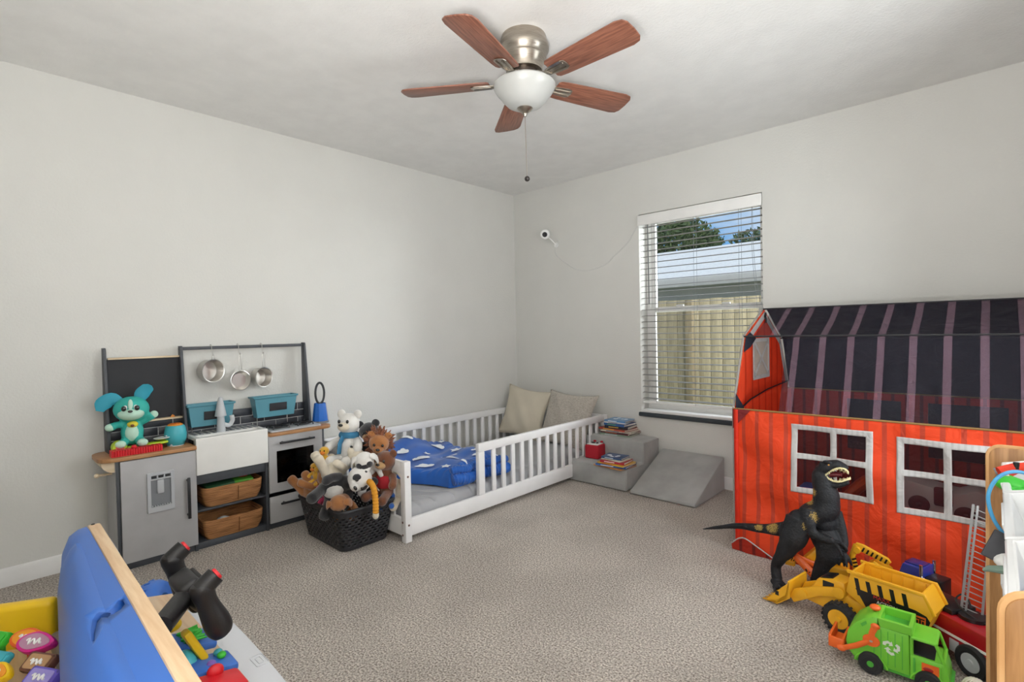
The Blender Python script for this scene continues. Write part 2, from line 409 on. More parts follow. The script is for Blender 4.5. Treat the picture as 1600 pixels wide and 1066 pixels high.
# trees behind
m_leaf = mat('tree_leaves', '#5c6b3c', .8, var='#39482a', vscale=9)
m_leaf2 = mat('pine_leaves', '#66744f', .8, var='#46543a', vscale=9)
m_bark = mat('bark', '#6b5a48', .9)
def tree(c, rad, h0, label, lm, n=900, pine=False):
    t = thing('tree', label, 'tree', (c[0], c[1], -.3), group='trees behind the house')
    MB().cyl((0, 0, 0), (0, 0, h0+rad[2]), .12, .03).build('trunk', m_bark, t)
    mb = MB(); vs = []; fs = []
    for i in range(n):
        while True:
            p = Vector([random.uniform(-1, 1) for _ in range(3)])
            if p.length < 1 and (p.length > .35 or random.random() < .3): break
        if pine and random.random() < .35: p.z = round(p.z*4)/4
        q = Vector((p.x*rad[0], p.y*rad[1], h0+rad[2]*(p.z+1)))
        a = Vector([random.gauss(0, 1) for _ in range(3)]).normalized(); b = a.orthogonal().normalized(); s = random.uniform(.06, .17)*(.6+.4*rad[0])
        k = len(vs); vs += [q-a*s, q+b*s*.35, q+a*s, q-b*s*.35]; fs.append((k, k+1, k+2, k+3))
    mb.raw(vs, fs); mb.build('crown', lm, t, sharp=0)
TY = 11.5
for (px, py, w_, h_, lb, lm, n) in [(1065, 385, 1.5, 1.0, 'broad dark green tree behind the left half of the house roof', m_leaf, 1500),
        (1052, 350, .9, .7, 'tall pale green tree with thin feathery top at the left', m_leaf2, 700), (1100, 378, .7, .45, 'low rounded tree peeking over the roof middle', m_leaf, 500), (1180, 374, .8, .35, 'low tree over the right end of the roof', m_leaf2, 500)]:
    TY += 2.2; p = aty(px, py, TY); k_ = TY/15; w_ *= k_; h_ *= k_; tree((p.x, p.y), (w_, w_*.7, h_), p.z+.3-h_, lb, lm, n)
# ------------------------------------------------------------------ ceiling fan
m_nickel = mat('brushed_nickel', '#b9b1a6', .3, metal=1, var='#a39b90', vscale=30, stretch=(1, 1, 20))
m_nickel_dk = mat('dark_nickel', '#5e5650', .35, metal=1)
m_blade = wood('blade_walnut', '#986450', '#734737', 7, (1.2, 16, 1), .38)
m_bowl = mat('frosted_bowl', '#bcbdba', .35, spec=.4, coat=.3)
m_pale = mat('blade_edge', '#c9a58a', .5)
fan = thing('ceiling_fan', 'brushed nickel ceiling fan with five walnut blades and a white glass light bowl', 'ceiling fan', (1.844, -1.929, H))
fan.scale = (1, 1, .935)
MB().lathe([(.0, 0), (.098, 0), (.101, -.01), (.101, -.022), (.106, -.03), (.112, -.045), (.111, -.065), (.104, -.08), (.098, -.09), (.097, -.098), (.100, -.103), (.098, -.112), (.088, -.128), (.082, -.15), (.080, -.162), (.06, -.166), (.0, -.166)], seg=48).build('motor_housing', m_nickel, fan)
MB().lathe([(0, -.16), (.062, -.16), (.062, -.205), (.0, -.205)], seg=32).build('switch_housing', m_nickel_dk, fan)
MB().lathe([(0, -.200), (.085, -.200), (.092, -.212), (.088, -.222), (0, -.222)], seg=40).build('bowl_collar', m_nickel, fan)
MB().lathe([(.0, -.2195), (.130, -.2195), (.137, -.228), (.135, -.242), (.124, -.262), (.110, -.278), (.098, -.296), (.078, -.318), (.05, -.332), (.02, -.338), (0, -.339)], seg=48).build('light_bowl', m_bowl, fan)
MB().lathe([(0, -.325), (.034, -.327), (.037, -.333), (.03, -.343), (.018, -.352), (.010, -.356), (.011, -.362), (.006, -.372), (0, -.374)], seg=28).build('finial', m_nickel, fan)
pc = MB().cyl((0, 0, -.37), (.004, .002, -.655), .0018, seg=6).build('pull_chain', m_nickel, fan)
MB().ell((.004, .002, -.667), (.012, .012, .013)).build('chain_knob', mat('black_knob', '#2b2624', .25), pc)
for k in range(5):
    a = math.radians(-2.3+72*k)
    R = Matrix()
    T = Matrix.Rotation(math.radians(-12), 4, 'X')
    # blade outline
    out = [(.155, -.045), (.165, -.056), (.20, -.060), (.515, -.072), (.545, -.064), (.558, -.044), (.561, .0), (.558, .044), (.545, .064), (.515, .072), (.20, .060), (.165, .056), (.155, .045)]
    bo = MB(T); bo.prism(out, .006, Matrix.Translation((0, 0, -.001)), bev=.0012)
    b = bo.build('blade', m_blade, fan); b.location = (0, 0, -.2135); b.rotation_euler = (0, 0, a)
    br = MB(T)
    br.prism([(.135, -.018), (.165, -.026), (.225, -.030), (.240, -.022), (.244, 0), (.240, .022), (.225, .030), (.165, .026), (.135, .018)], .005, Matrix.Translation((0, 0, -.007)), bev=.0015)
    br.tube([(.15, -.012, -.009), (.232, -.014, -.009)], .0035, 6); br.tube([(.15, .012, -.009), (.232, .014, -.009)], .0035, 6)
    br.M = R
    br.tube(smoothpath([(.06, 0, .025), (.09, 0, .016), (.12, 0, .0), (.15, 0, -.006)]), [(.016, .006)]*19, 8, up=(0, 1, 0))
    br.build('blade_bracket', m_nickel, b)

# ------------------------------------------------------------------ small camera and its cable
m_pl_white = mat('white_plastic', '#efefec', .35)
m_pl_black = mat('black_plastic', '#1b1b1d', .35)
cp = aty(852, 366, -.09)
sc = thing('security_camera', 'small round white security camera with black lens high on the back wall', 'security camera', cp)
aim = Matrix.Translation(cp) @ (CAM+Vector((-.9, 0, -.4))-cp).to_track_quat('Z', 'Y').to_matrix().to_4x4()
L0 = Matrix.Translation(-cp)
MB(L0 @ aim).lathe([(0, -.045), (.028, -.042), (.041, -.024), (.044, .006), (.041, .022), (.034, .027), (0, .027)], seg=28).build('body', m_pl_white, sc)
MB(L0 @ aim).lathe([(0, .0272), (.0225, .0272), (.022, .031), (.01, .033), (.0, .0285)], seg=24).build('lens', m_pl_black, sc)
wallp = aty(869, 383, -.004)-cp
mb = MB(); mb.tube(smoothpath([(0.004, .02, -.02), (.02, .045, -.04), wallp]), .0045, 8)
mb.lathe([(0, 0), (.022, 0), (.022, .006), (0, .008)], Matrix.Translation(wallp+Vector((0, .004, 0))) @ Matrix.Rotation(PI/2, 4, 'X'), 20)
mb.build('mount', m_pl_white, sc)
pts = [aty(870, 373, -.012)-cp, aty(873, 378, -.01)-cp, aty(868, 388, -.006)-cp, aty(869, 399, -.005)-cp, aty(885, 412, -.005)-cp, aty(900, 421, -.005)-cp, aty(920, 422.5, -.005)-cp, aty(945, 414, -.005)-cp, aty(960, 400, -.005)-cp, aty(981, 379, -.005)-cp, aty(990, 364, -.005)-cp, aty(996, 354, -.005)-cp]
MB().tube(smoothpath(pts), .0022, 6).build('cable', mat('white_cable', '#d4d4d2', .5), sc)

# ------------------------------------------------------------------ floor bed
m_paint = mat('white_painted_wood', '#eae9e9', .4, bump=.05, bscale=60)
m_bolt = mat('bolt_brown', '#6b4f44', .5)
BX0, BX1, BY0, BY1, BH = .045, 1.035, -2.045, -.035, .445
bed = thing('toddler_floor_bed', 'white slatted wooden floor bed with low guard rails along the left wall', 'bed', ((BX0+BX1)/2, (BY0+BY1)/2, 0))
bo = -Vector(bed.location); B = lambda: MB(Matrix.Translation(bo))
P = .042
for (x, y) in ((BX1-P, BY0), (BX0, BY0), (BX1-P, BY1-P), (BX0, BY1-P)):
    p = B().bx(x, x+P, y, y+P, 0, BH-.002, bev=.004).build('post', m_paint, bed)
    if y == BY0 and x > .5:
        for z in (.095, .36): B().cyl((x+P-.001, y+P*.5, z), (x+P+.0015, y+P*.5, z), .006, seg=12).build('bolt', m_bolt, p)
        for z in (.04, .11): B().cyl((x+P*.35, y+.001, z), (x+P*.35, y-.0015, z), .006, seg=12).build('bolt', m_bolt, p)
B().bx(BX1-.03, BX1-.008, BY0+P, BY1-P, .03, .125, bev=.003).build('side_rail', m_paint, bed)
B().bx(BX0+.008, BX0+.03, BY0+P, BY1-P, .03, .125, bev=.003).build('side_rail', m_paint, bed)
GY = -1.49
B().bx(BX1-.034, BX1-.004, GY+.0, BY1-P, BH-.052, BH, bev=.004).build('guard_rail_top', m_paint, bed)
B().bx(BX0+.004, BX0+.034, BY0+P, BY1-P, BH-.052, BH, bev=.004).build('guard_rail_top', m_paint, bed)
B().bx(BX1-.034, BX1-.004, GY, GY+.05, .125, BH-.052, bev=.003).build('guard_end_post', m_paint, bed)
n = 14
for i in range(n):
    y = GY+.05 + (BY1-P-GY-.05)*(i+1)/(n+1)
    B().bx(BX1-.027, BX1-.012, y-.016, y+.016, .12, BH-.05, bev=.002).build('slat', m_paint, bed)
n = 20
for i in range(n):
    y = BY0+P + (BY1-BY0-2*P)*(i+1)/(n+1)
    B().bx(BX0+.012, BX0+.027, y-.016, y+.016, .12, BH-.05, bev=.002).build('slat', m_paint, bed)
for (y0, nm) in ((BY0+.008, 'footboard'), (BY1-P+.008, 'headboard')):
    B().bx(BX0+P, BX1-P, y0, y0+.022, BH-.075, BH-.004, bev=.003).build(nm+'_rail', m_paint, bed)
    B().bx(BX0+P, BX1-P, y0, y0+.022, .03, .125, bev=.003).build(nm+'_rail', m_paint, bed)
    for i in range(8):
        x = BX0+P+(BX1-BX0-2*P)*(i+1)/9
        B().bx(x-.016, x+.016, y0+.004, y0+.018, .12, BH-.07, bev=.002).build('slat', m_paint, bed)
B().bx(BX0+.03, BX1-.03, BY0+.03, BY1-.03, .03, .05).build('slatted_base', m_paint, bed)

# mattress with a grey fitted sheet
m_sheet = mat('grey_sheet', '#a7a7a9', .65, var='#9d9da0', vscale=4, bump=.15, bscale=500, sheen=.2)
def soft_slab(x0, x1, y0, y1, z0, z1, nx, ny, fn, edge=.03):
    """closed slab whose top follows fn(u,v) and whose rim is rounded"""
    vs = []; fs = []; idx = {}
    for i in range(nx+1):
        for j in range(ny+1):
            u = i/nx; v = j/ny; x = x0+(x1-x0)*u; y = y0+(y1-y0)*v
            du = min(u, 1-u)*(x1-x0); dv = min(v, 1-v)*(y1-y0); d = min(du, dv)
            k = 1 if d >= edge else math.sqrt(max(0, 1-(1-d/edge)**2))
            idx[i, j, 1] = len(vs); vs.append((x, y, z0+(z1-z0)*(.55+.45*k)+fn(u, v)*min(1, d/.02)))
            idx[i, j, 0] = len(vs); vs.append((x, y, z0))
    for i in range(nx):
        for j in range(ny):
            fs.append((idx[i, j, 1], idx[i+1, j, 1], idx[i+1, j+1, 1], idx[i, j+1, 1])); fs.append((idx[i, j, 0], idx[i, j+1, 0], idx[i+1, j+1, 0], idx[i+1, j, 0]))
    for i in range(nx):
        fs.append((idx[i, 0, 0], idx[i+1, 0, 0], idx[i+1, 0, 1], idx[i, 0, 1])); fs.append((idx[i, ny, 0], idx[i, ny, 1], idx[i+1, ny, 1], idx[i+1, ny, 0]))
    for j in range(ny):
        fs.append((idx[0, j, 0], idx[0, j, 1], idx[0, j+1, 1], idx[0, j+1, 0])); fs.append((idx[nx, j, 0], idx[nx, j+1, 0], idx[nx, j+1, 1], idx[nx, j, 1]))
    return vs, fs
def wr(u, v):
    # creases fan inward from the near long side, gentle swell elsewhere
    y = v*2; a = .0
    e = max(0, 1-(1-u)/.45)
    a -= .030*e*math.exp(-(math.sin(y*25 + (1-u)*16 + .6*math.sin(y*9))/.22)**2)*math.exp(-((v-.2)/.2)**2)
    a += .005*math.sin(u*9+v*23)*e
    a += .003*math.sin(u*5+1)*math.sin(v*11)
    return a
vs, fs = soft_slab(BX0+.045, BX1-.05, BY0+.05, BY1-.05, .05, .185, 80, 260, wr, .05)
mt = thing('mattress', 'thin mattress under a wrinkled light grey fitted sheet inside the white bed', 'mattress', (.54, -1.04, .05))
MB(Matrix.Translation((-.54, 1.04, -.05))).raw(vs, fs).build('fitted_sheet', m_sheet, mt, sharp=60)

# folded blue blanket with white clouds and stars
m_blue = mat('blue_blanket', '#1b5fb8', .8, var='#1755ab', vscale=5, bump=.25, bscale=60, sheen=.25)
m_print = mat('blanket_print', '#e8edf2', .8)
def blz(x, y):
    return 0
bk = thing('folded_blanket', 'bright blue comforter printed with white clouds and stars, folded on the bed', 'blanket', (.6, -1.55, .19), group=None)
rr = random.Random(3)
def blanket_top(u, v):
    # u across bed 0..1 (x), v along (y)
    z = .11+.018*math.sin(u*7+v*3)+.012*math.sin(v*13+u*5)+.006*math.sin(u*31+v*9)
    z += .05*math.exp(-((u-.12)/.2)**2)*math.exp(-((v-.45)/.3)**2)
    return z
C0, C1, C2, C3 = Vector((.13, -1.90, 0)), Vector((.93, -1.66, 0)), Vector((.95, -1.17, 0)), Vector((.14, -1.08, 0))
def bpt(u, v):
    a = C0*(1-u)+C1*u; b = C3*(1-u)+C2*u; p = a*(1-v)+b*v
    p = p + Vector((.02*math.sin(v*9), .03*math.sin(u*8+1), 0)); return p
nx = 70; ny = 60; vs = []; fs = []
for i in range(nx+1):
    for j in range(ny+1):
        u = i/nx; v = j/ny; d = min(u, 1-u)*.8; d2 = min(v, 1-v)*.7; d = min(d, d2); k = math.sqrt(max(0, 1-(1-min(d/.06, 1))**2))
        p = bpt(u, v); cr = .008*math.sin((u if d2 < d+1e-6 else v)*95)*(1-min(1, d/.09)) if True else 0
        z = (.5+.5*k)*blanket_top(u, v)+cr; vs.append((p.x, p.y, z)); vs.append((p.x, p.y, .0))
I = lambda i, j, t: (i*(ny+1)+j)*2+t
for i in range(nx):
    for j in range(ny):
        fs.append((I(i, j, 0), I(i+1, j, 0), I(i+1, j+1, 0), I(i, j+1, 0))); fs.append((I(i, j, 1), I(i, j+1, 1), I(i+1, j+1, 1), I(i+1, j, 1)))
for i in range(nx): fs.append((I(i, 0, 1), I(i+1, 0, 1), I(i+1, 0, 0), I(i, 0, 0))); fs.append((I(i, ny, 1), I(i, ny, 0), I(i+1, ny, 0), I(i+1, ny, 1)))
for j in range(ny): fs.append((I(0, j, 1), I(0, j, 0), I(0, j+1, 0), I(0, j+1, 1))); fs.append((I(nx, j, 1), I(nx, j+1, 1), I(nx, j+1, 0), I(nx, j, 0)))
MB(Matrix.Translation((-.6, 1.55, 0))).raw(vs, fs).build('comforter', m_blue, bk, sharp=70)
# rolled, gathered hem along the near end of the fold
for (dz, r, off) in ((.045, .034, 0), (.10, .024, -.012)):
    pts = []; rs = []
    for q in range(61):
        t = q/60; p = bpt(1.01, t*.96+.02); pts.append((p.x-.6+off, p.y+1.55, dz+.006*math.sin(t*17))); rs.append(r*(1+.16*math.sin(t*150)) if 0 < q < 60 else r*.5)
    MB().tube(pts, rs, 14, up=(0, 0, 1)).build('ruffled_hem', m_blue, bk, sharp=80)
# printed clouds and stars laid into the cloth
def patch(poly, u, v, s, a, mb):
    vs = []
    def pos(x, y):
        q = 1/.75
        uu = u+(x*math.cos(a)-y*math.sin(a))*s*q; vv = v+(x*math.sin(a)+y*math.cos(a))*s*q
        uu = min(max(uu, .0), 1); vv = min(max(vv, 0), 1)
        p = bpt(uu, vv); d = min(min(uu, 1-uu)*.8, min(vv, 1-vv)*.7); k = math.sqrt(max(0, 1-(1-min(d/.06, 1))**2))
        return (p.x-.6, p.y+1.55, (.5+.5*k)*blanket_top(uu, vv)+.009)
    n = len(poly); rings = [1, .8, .6, .4, .2]
    for r in rings:
        for (x, y) in poly: vs.append(pos(x*r, y*r))
    vs.append(pos(0, 0)); fs = []
    for q in range(4):
        for i in range(n): fs.append((q*n+i, q*n+(i+1) % n, (q+1)*n+(i+1) % n, (q+1)*n+i))
    for i in range(n): fs.append((4*n+i, 4*n+(i+1) % n, 5*n))
    mb.raw(vs, fs)
star = [((1 if k % 2 == 0 else .55)*math.cos(PI*k/5), (1 if k % 2 == 0 else .55)*math.sin(PI*k/5)) for k in range(10)]
cloud = [(x*.95, y*1.35) for x, y in [(-1.1, -.3), (-1.25, 0), (-1.0, .3), (-.7, .35), (-.55, .65), (-.1, .8), (.3, .6), (.5, .4), (.85, .45), (1.15, .15), (1.1, -.2), (.8, -.35), (0, -.38)]]
for (u, v, s, kind) in [(.16, .16, .045, star), (.42, .10, .030, cloud), (.66, .17, .036, cloud), (.88, .10, .022, star), (.30, .34, .034, cloud), (.52, .36, .040, cloud), (.80, .36, .030, cloud),
        (.12, .52, .030, cloud), (.40, .58, .020, star), (.64, .58, .034, cloud), (.90, .60, .022, cloud), (.24, .78, .036, cloud), (.50, .82, .030, star), (.76, .80, .034, cloud), (.93, .86, .018, star), (.10, .90, .020, star), (.56, .05, .016, star), (.96, .28, .020, cloud)]:
    mb = MB(); patch(kind, u, v, s*(1.5 if kind is star else 1.25), rr.uniform(-.3, .3)+.75, mb)
    mb.build('star_print' if kind is star else 'cloud_print', m_print, bk, sharp=70)

# two cushions leaning at the head
def cushion(name, label, c, size, rot, m, cat='pillow', th=.13):
    t = thing(name, label, cat, c, rot=rot)
    n = 26; vs = []; fs = []
    def pt(u, v, s):
        a = math.sin(PI*u)**.55 if 0 < u < 1 else 0; b = math.sin(PI*v)**.55 if 0 < v < 1 else 0
        pinch = .035*math.sin(PI*v)*(1 if u > .5 else -1)*(abs(u-.5)*2)**3; pinch2 = .03*math.sin(PI*u)*(1 if v > .5 else -1)*(abs(v-.5)*2)**3
        x = (u-.5)*size[0]-pinch; z = (v-.5)*size[1]-pinch2
        wz = .006*math.sin(u*17+v*11)*a*b
        return (x, s*(th/2*(a*b)**.8+wz), z)
    for s in (1, -1):
        for i in range(n+1):
            for j in range(n+1): vs.append(pt(i/n, j/n, s))
    for s in (0, 1):
        o = s*(n+1)**2
        for i in range(n):
            for j in range(n):
                q = (o+i*(n+1)+j, o+(i+1)*(n+1)+j, o+(i+1)*(n+1)+j+1, o+i*(n+1)+j+1); fs.append(q if s else q[::-1])
    mb = MB(); mb.raw(vs, fs); bmesh.ops.remove_doubles(mb.bm, verts=mb.bm.verts[:], dist=1e-5)
    mb.build('cover', m, t, sharp=0)
    ring = [pt(k/16, 0, 1) for k in range(16)]+[pt(1, k/16, 1) for k in range(16)]+[pt(1-k/16, 1, 1) for k in range(16)]+[pt(0, 1-k/16, 1) for k in range(16)]
    MB().tube(ring, .003, 6, closed=True).build('seam_piping', m, t)
    return t
m_c1 = mat('beige_linen', '#c9c0ad', .85, bump=.3, bscale=220, sheen=.2)
m_c2 = mat('grey_woven', '#c2bbb0', .9, var='#9f978c', vscale=60, stretch=(1, 1, 5), bump=.5, bscale=110, sheen=.2)
cushion('throw_pillow', 'beige plain linen cushion propped in the corner of the bed', (.275, -.21, .41), (.47, .46), (math.radians(-19), math.radians(7), math.radians(8)), m_c1)
cushion('throw_pillow', 'grey tweedy woven cushion beside the beige one, nearer the window', (.74, -.20, .395), (.53, .47), (math.radians(-22), math.radians(2), math.radians(-4)), m_c2)

# ------------------------------------------------------------------ foam climbing set
m_suede = mat('grey_microsuede', '#a6a6a4', .95, var='#979795', vscale=7, bump=.35, bscale=140, sheen=.35)
st = thing('foam_steps', 'grey suede two-step foam climbing block beside the bed', 'foam steps', (1.23, -.27, 0), rz=0)
M1 = Matrix(((0, 0, 1, -.25), (1, 0, 0, 0), (0, 1, 0, 0), (0, 0, 0, 1)))   # local (y,z) profile, extruded along x
mb = MB(); mb.prism([(-.25, .005), (.245, .005), (.245, .308), (.0, .308), (.0, .157), (-.25, .157)], .505, M1, bev=.014)
mb.build('cover', m_suede, st, sharp=40)
mb = MB(); mb.tube([(.2555, -.24, .01), (.2555, -.24, .15), (.2555, .0, .15)], .0022, 6); mb.tube([(.2555, .005, .157), (.2555, .005, .30), (.2555, .235, .30)], .0022, 6)
mb.build('seam', m_suede, st)
rp = thing('foam_ramp', 'grey suede wedge-shaped foam ramp lying below the window', 'foam ramp', (1.752, -.285, 0), rz=0)
M2 = Matrix(((0, 0, 1, -.232), (1, 0, 0, 0), (0, 1, 0, 0), (0, 0, 0, 1)))
MB().prism([(-.245, .004), (.245, .004), (.245, .235), (-.245, .025)], .464, M2, bev=.008).build('cover', m_suede, rp, sharp=30)
MB().tube([(.2315, -.24, .006), (.2315, -.02, .008), (.2315, .24, .008)], .002, 6).build('zip', m_suede, rp)

# books
def book(label, c, w_, d_, h_, rz, cover, group, spine=None, picture=None):
    t = thing('book', label, 'book', c, rz, group)
    mc = mat('cover_'+cover.strip('#'), cover, .35, coat=.3)
    th = .0022; mb = MB()
    mb.bx(-w_/2, w_/2, -d_/2, d_/2, 0, th); mb.bx(-w_/2, w_/2, -d_/2, d_/2, h_-th, h_); mb.bx(-w_/2, w_/2, -d_/2, -d_/2+th, 0, h_)
    mb.build('cover', mc, t, bevel=.0006)
    MB().bx(-w_/2+.004, w_/2-.004, -d_/2+th, d_/2-.004, th, h_-th).build('pages', mat('paper', '#e6e2d8', .8, var='#cfcabd', vscale=40, stretch=(1, 1, 60)), t)
    if spine:
        MB().bx(-w_*.32, w_*.1, -d_/2-.0006, -d_/2, h_*.3, h_*.7).build('spine_print', mat('ink_'+spine.strip('#'), spine, .5), t)
    if picture:
        mb = MB(); rn = random.Random(label)
        for k in range(5):
            an = [((.6+.4*rn.random())*math.cos(q), (.6+.4*rn.random())*math.sin(q)) for q in [2*PI*j/7 for j in range(7)]]
            cx, cy, s = rn.uniform(-.3, .3)*w_, rn.uniform(-.3, .3)*d_, rn.uniform(.08, .18)*min(w_, d_)
            mb.prism([(x*s, y*s) for x, y in an], .0005+.00005*k, Matrix.Translation((cx, cy, h_)))
        mb.build('cover_picture', mat('ink_'+picture.strip('#'), picture, .5), t)
    return t
zz = .3085; rb = random.Random(5)
up = [('wide green and grey picture book at the bottom of the taller pile', '#8b9f8d', .20, .26, .013, 4, '#c9cfd4', None),
      ('maroon-edged book second from the bottom of the taller pile', '#5b2b34', .19, .255, .012, -3, '#c46a52', None),
      ('dark blue book with cream spine in the lower part of the taller pile', '#d9cfc0', .185, .26, .012, 6, '#31406b', None),
      ('orange and red spined book in the middle of the taller pile', '#b9503c', .18, .25, .014, -5, '#e9b54f', None),
      ('black space picture book with gold planet spine in the taller pile', '#20242f', .17, .20, .022, 5, '#c6a14c', None),
      ('blue and green storybook second from the top of the taller pile', '#2e5b9c', .165, .19, .018, -4, '#5f9a63', None),
      ('white paperback just under the top book of the taller pile', '#dfe2e4', .15, .18, .010, 8, '#8b8f95', None),
      ('light blue picture book topmost of the taller pile', '#5c93c4', .16, .185, .012, 2, '#e9eef4', '#d8e6f2')]
c = (atz(968, 672, .34))
for (lb, col, w_, d_, h_, rz, sp, pic) in up:
    book(lb, (c.x+rb.uniform(-.012, .012), c.y+rb.uniform(-.01, .01), zz), d_, w_, h_, math.radians(rz), col, 'books on the upper foam step', sp, pic); zz += h_+.0006
zz = .1575
lo = [('orange-brown thin book at the very bottom of the lower pile', '#c98a4c', .19, .24, .008, -4, '#7b4b2a', None),
      ('bright blue wide picture book near the bottom of the lower pile', '#2d66b4', .19, .235, .012, 6, '#dfe8f4', None),
      ('yellow-topped picture book in the middle of the lower pile', '#e6b93c', .17, .22, .010, -2, '#c1413a', '#f2d77c'),
      ('red hardcover book in the lower pile', '#b3263a', .15, .19, .016, 5, '#f0d9d4', None),
      ('small cream paperback under the top book of the lower pile', '#e4dcc9', .135, .165, .008, -5, '#b8a98a', None),
      ('small navy board book with white picture topmost of the lower pile', '#34507c', .13, .16, .013, 4, '#c9d6e4', '#e8eaec')]
c = (atz(963, 724, .175))
for (lb, col, w_, d_, h_, rz, sp, pic) in lo:
    book(lb, (c.x+rb.uniform(-.01, .01), c.y+rb.uniform(-.006, .006)+.0, zz), d_, w_, h_, math.radians(rz), col, 'books on the lower foam step', sp, pic); zz += h_+.0006
# red tonie-like music cube: a plain red padded cube with a white top
c = atz(925, 714, .1655)
m_redf = mat('red_felt', '#b0182a', .8, bump=.3, bscale=200)
cu = thing('music_box', 'red padded cube music box with white top on the lower foam step', 'music box', (c.x+.01, c.y+.03, .1575), rz=.08)
MB().box((0, 0, .052), (.118, .118, .104), bev=.012, seg=3).build('case', m_redf, cu)
MB().box((0, 0, .1065), (.094, .094, .005), bev=.002).build('top_plate', m_pl_white, cu)
MB().ell((-.015, .0, .113), (.02, .012, .006)).ell((.016, .006, .112), (.011, .011, .005)).build('figure_base', m_pl_black, cu)
for s in (-1, 1): MB().box((s*.03, .05, .112), (.02, .014, .02), bev=.004).build('ear', m_redf, cu)
# ------------------------------------------------------------------ play kitchen
m_char = mat('charcoal_board', '#46494f', .5, var='#414449', vscale=20)
m_gdoor = mat('grey_board', '#b0afb0', .5, var='#aaa9aa', vscale=12)
m_butch = wood('butcher_block', '#b98a5e', '#9a6b41', 7, (10, 1, 1), .45)
m_pine = wood('pale_pine', '#e2cfb2', '#d2bb98', 5, (10, 1, 10), .5)
m_chalk = mat('chalkboard', '#25262a', .7, var='#2b2c30', vscale=3)
m_sinkw = mat('sink_white', '#e9e8e4', .35)
m_lgp = mat('light_grey_plastic', '#b7babe', .4)
m_dgp = mat('mid_grey_plastic', '#7c7f84', .4)
m_black = mat('black_bar', '#1f2023', .4)
m_steel = mat('stainless', '#c9c6c1', .34, metal=1)
m_tile = mat('dark_tile', '#33353c', .4)
KX, KY = .15, -2.63
kt = thing('play_kitchen', 'grey and charcoal wooden play kitchen against the left wall', 'play kitchen', (KX, KY, 0))
K = lambda: MB(Matrix.Translation((-KX, -KY, 0)))
XB, XF = .03, .25
K().bx(XB, XF-.01, -3.16, -2.10, 0, .035, bev=.002).build('plinth', m_char, kt)
for y, nm in ((-3.165, 'side_panel'), (-2.835, 'side_panel'), (-2.465, 'side_panel'), (-2.115, 'side_panel')):
    K().bx(XB, XF+.004, y, y+.014, .0, .545, bev=.001).build(nm, m_char if y != -3.165 else m_char, kt)
K().bx(XB+.002, XF-.006, -3.1675, -3.165, .01, .543).build('outer_side_board', m_gdoor, kt)
K().bx(XB, XB+.008, -3.15, -2.10, .035, .57).build('back_board', m_char, kt)
# fridge door
d = K().bx(XF, XF+.014, -3.150, -2.824, .038, .541, bev=.002).build('fridge_door', m_gdoor, kt)
mb = K().box((XF+.042, -2.868, .302), (.012, .014, .215), bev=.003)
for z in (.212, .392): mb.cyl((XF+.012, -2.868, z), (XF+.04, -2.868, z), .0055, seg=12)
mb.build('handle', m_black, d)
My = Matrix(((0, 0, 1, XF+.0135), (1, 0, 0, 0), (0, 1, 0, 0), (0, 0, 0, 1)))
disp = K().frame((-3.045, .263, -2.928, .462), [(-3.030, .290, -2.943, .425), (-3.028, .432, -3.004, .448), (-2.998, .432, -2.974, .448), (-2.968, .432, -2.944, .448)], .012, My).build('ice_dispenser', m_lgp, d, sharp=30, bevel=.002)
mb = K().bx(XF+.0145, XF+.016, -3.032, -2.941, .288, .450); mb.build('recess', m_dgp, disp)
K().box((XF+.019, -2.988, .388), (.010, .03, .07), bev=.004).build('spout', m_lgp, disp)
for k in range(3): K().box((XF+.018, -3.016+.03*k, .440), (.008, .02, .011), bev=.002).build('button', m_black, disp)
mb = K()
for k in range(8): mb.bx(XF+.016, XF+.026, -3.027+.0107*k, -3.022+.0107*k, .291, .297)
mb.build('drip_grille', m_lgp, disp)
# counter tops with rounded ends
def rounded(x0, x1, y0, y1, r, corners, n=6):
    """corners: set of 'x+y-' style names to round"""
    out = []
    for (cx, cy, a0, nm) in ((x0, y0, PI, 'x-y-'), (x1, y0, 1.5*PI, 'x+y-'), (x1, y1, 0, 'x+y+'), (x0, y1, .5*PI, 'x-y+')):
        sx = 1 if cx == x0 else -1; sy = 1 if cy == y0 else -1
        if nm in corners:
            for k in range(n+1):
                a = a0+(PI/2)*k/n; out.append((cx+sx*r+r*math.cos(a), cy+sy*r+r*math.sin(a)))
        else: out.append((cx, cy))
    return out
K().prism(rounded(XB, .275, -3.232, -2.822, .06, {'x+y-', 'x-y-'}), .019, Matrix.Translation((0, 0, .546)), bev=.002).build('counter_top', m_butch, kt)
K().prism(rounded(XB, .268, -2.475, -2.045, .05, {'x+y+', 'x+y-'}), .019, Matrix.Translation((0, 0, .548)), bev=.002).build('counter_top', m_butch, kt)
# bracket and towel peg under the left end
q = [(0, 0)]+[(.055*math.cos(a), .055*math.sin(a)) for a in [-PI/2*k/8 for k in range(9)]]
K().prism([(-x, y) for x, y in q], .19, Matrix(((0, 0, 1, XB+.02), (1, 0, 0, -3.166), (0, 1, 0, .546), (0, 0, 0, 1)))).build('end_bracket', m_pine, kt)
mb = K().cyl((.17, -3.166, .475), (.17, -3.225, .475), .006, seg=12); mb.ell((.17, -3.227, .475), .011); mb.build('towel_peg', m_pine, kt)
